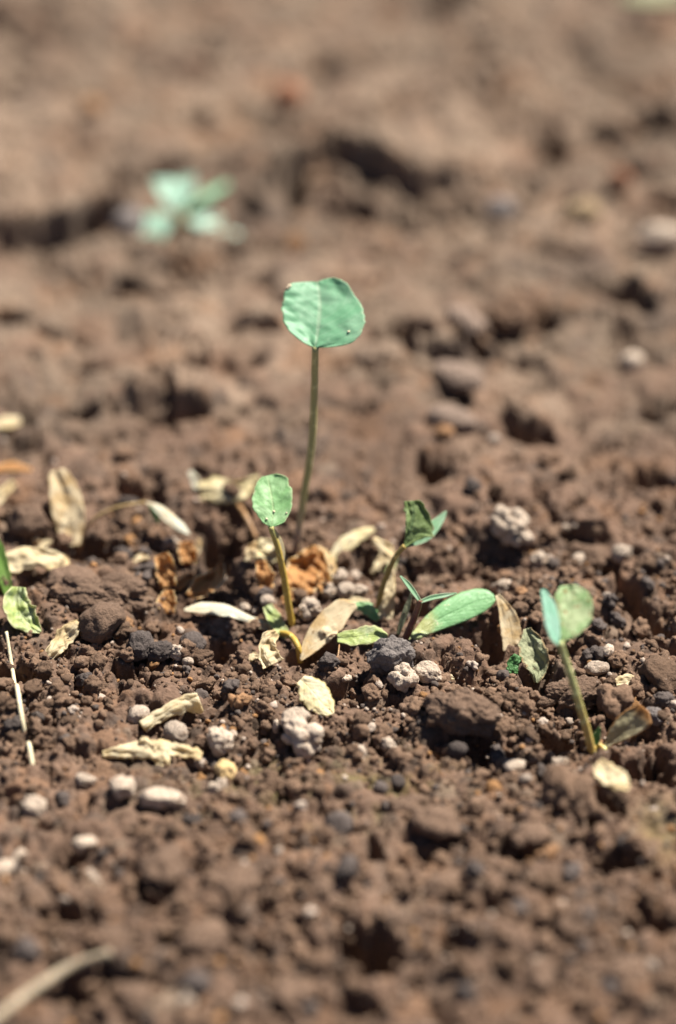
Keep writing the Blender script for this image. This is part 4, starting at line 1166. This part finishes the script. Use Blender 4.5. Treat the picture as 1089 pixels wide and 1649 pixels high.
# grains of soil stuck to the two green leaves
def grain(leaf, px, py, rmm, seed):
    """a lump stuck to the blade at the spot seen at px, py"""
    v, f = lump_shape(seed, 2, rough=0.25, facets=4)
    org = np.array(leaf.parent.location)
    w = (np.array([q.co[:] for q in leaf.data.vertices]) + org) / MM
    qx, qy = px_of(w[:, 0], w[:, 1], w[:, 2])
    q = w[np.argmin(np.hypot(qx - px, qy - py))] - unit(ray(px, py)) * (0.08 + 0.3 * rmm) - org / MM
    link('soil_grain', mesh_np('soil_grain', (v * rmm + q) * MM, f, M_GRAIN), (0, 0, 0), leaf)


for k, (x, y, r) in enumerate(((461, 457, 0.2), (465, 463, 0.14), (562, 533, 0.12))):
    grain(tall_leaf, x, y, r, 400 + k)
for k, (x, y, r) in enumerate(((441, 823, 0.12), (461, 827, 0.1), (429, 836, 0.13))):
    grain(short_leaf, x, y, r, 420 + k)
dead(M_CREAM, 'cream crinkled scrap behind the pale balls of soil', [(600, 925), (612, 908), (618, 890)], [5, 9, 5], [5, 8, 5], (606, 930), (0.1, -0.7, 0.6), ripple=0.4)
dead(M_TAN, 'tan curled strip between two rust-brown curls', [(306, 900), (318, 884), (322, 868)], [4, 7, 3], [4, 6, 3], (308, 905), (0.2, -0.8, 0.5), ripple=0.4)
dead(M_YGREEN, 'faded green shred beside the pale crinkled scrap', [(622, 925), (630, 912), (640, 898)], [4, 6, 2], [4, 6, 2], (622, 930), (0.1, -0.8, 0.5))
dead(M_CREAM, 'tiny cream chip on crumbs beside the white gritty lump', [(716, 1092), (724, 1090), (732, 1094)], [3, 5, 2], [3, 4, 2], (724, 1096), (0.1, -0.6, 0.7))
# more of the torn litter round the stems
for mat, lab, mid, w, at, n_, kw in (
    (M_RUST, 'thin rust-brown shred lying behind the rounded scrap', [(285, 950), (298, 935), (312, 925)], [4, 9, 4], (295, 952), (0.1, -0.6, 0.7), dict(ripple=0.5, jag=0.2, lift=0.5)),
    (M_RUST, 'rust-brown torn flake at the side of the largest curl', [(530, 960), (522, 940), (520, 918)], [6, 11, 5], (528, 964), (0.2, -0.7, 0.6), dict(ripple=0.5, jag=0.2)),
    (M_RUST, 'flat orange-brown flake under the largest curl', [(455, 968), (474, 958), (496, 956)], [5, 9, 5], (474, 970), (0.0, -0.5, 0.8), dict(ripple=0.4, jag=0.2)),
    (M_TAN, 'torn tan shred behind the small round rusty scrap', [(398, 905), (404, 888), (414, 872)], [5, 9, 3], (400, 908), (0.1, -0.7, 0.6), dict(ripple=0.5, jag=0.2)),
    (M_CREAM, 'straw-coloured sliver lying between short and folded seedlings', [(548, 972), (570, 966), (596, 968)], [3, 5, 2], (570, 976), (0.0, -0.5, 0.8), dict(ripple=0.3, jag=0.15)),
    (M_TAN, 'small tan chip in front of the pale curled scrap', [(400, 1062), (410, 1056), (420, 1058)], [4, 6, 2], (410, 1066), (0.0, -0.5, 0.8), dict(ripple=0.4, jag=0.2)),
    (M_TAN, 'torn straw-coloured shred on the large rough clod', [(215, 905), (228, 897), (240, 899)], [3, 6, 2], (226, 905), (0.1, -0.5, 0.8), dict(ripple=0.4, jag=0.2)),
    (M_CREAM, 'cream sliver beside the tall tan leaf foot', [(62, 884), (74, 874), (84, 872)], [3, 5, 2], (72, 884), (0.1, -0.5, 0.8), dict(ripple=0.4, jag=0.2)),
):
    dead(mat, lab, mid, w, w, at, n_, **kw)
g0 = gpt(543, 1062)
o = stalk('root_fibre', S_DRY, [g0 + np.array([0, 0, -0.1]), gpt(546, 1050) + np.array([0, 0, 0.5]), gpt(541, 1036) + np.array([0, 0, 0.6]), gpt(536, 1026) + np.array([0, 0, 0.1])], [0.07, 0.07, 0.06], g0, nt=20, ns=6)
tag(o, 'hair-thin curved root fibre between tan leaf and yellow-green leaf', 'fibre')
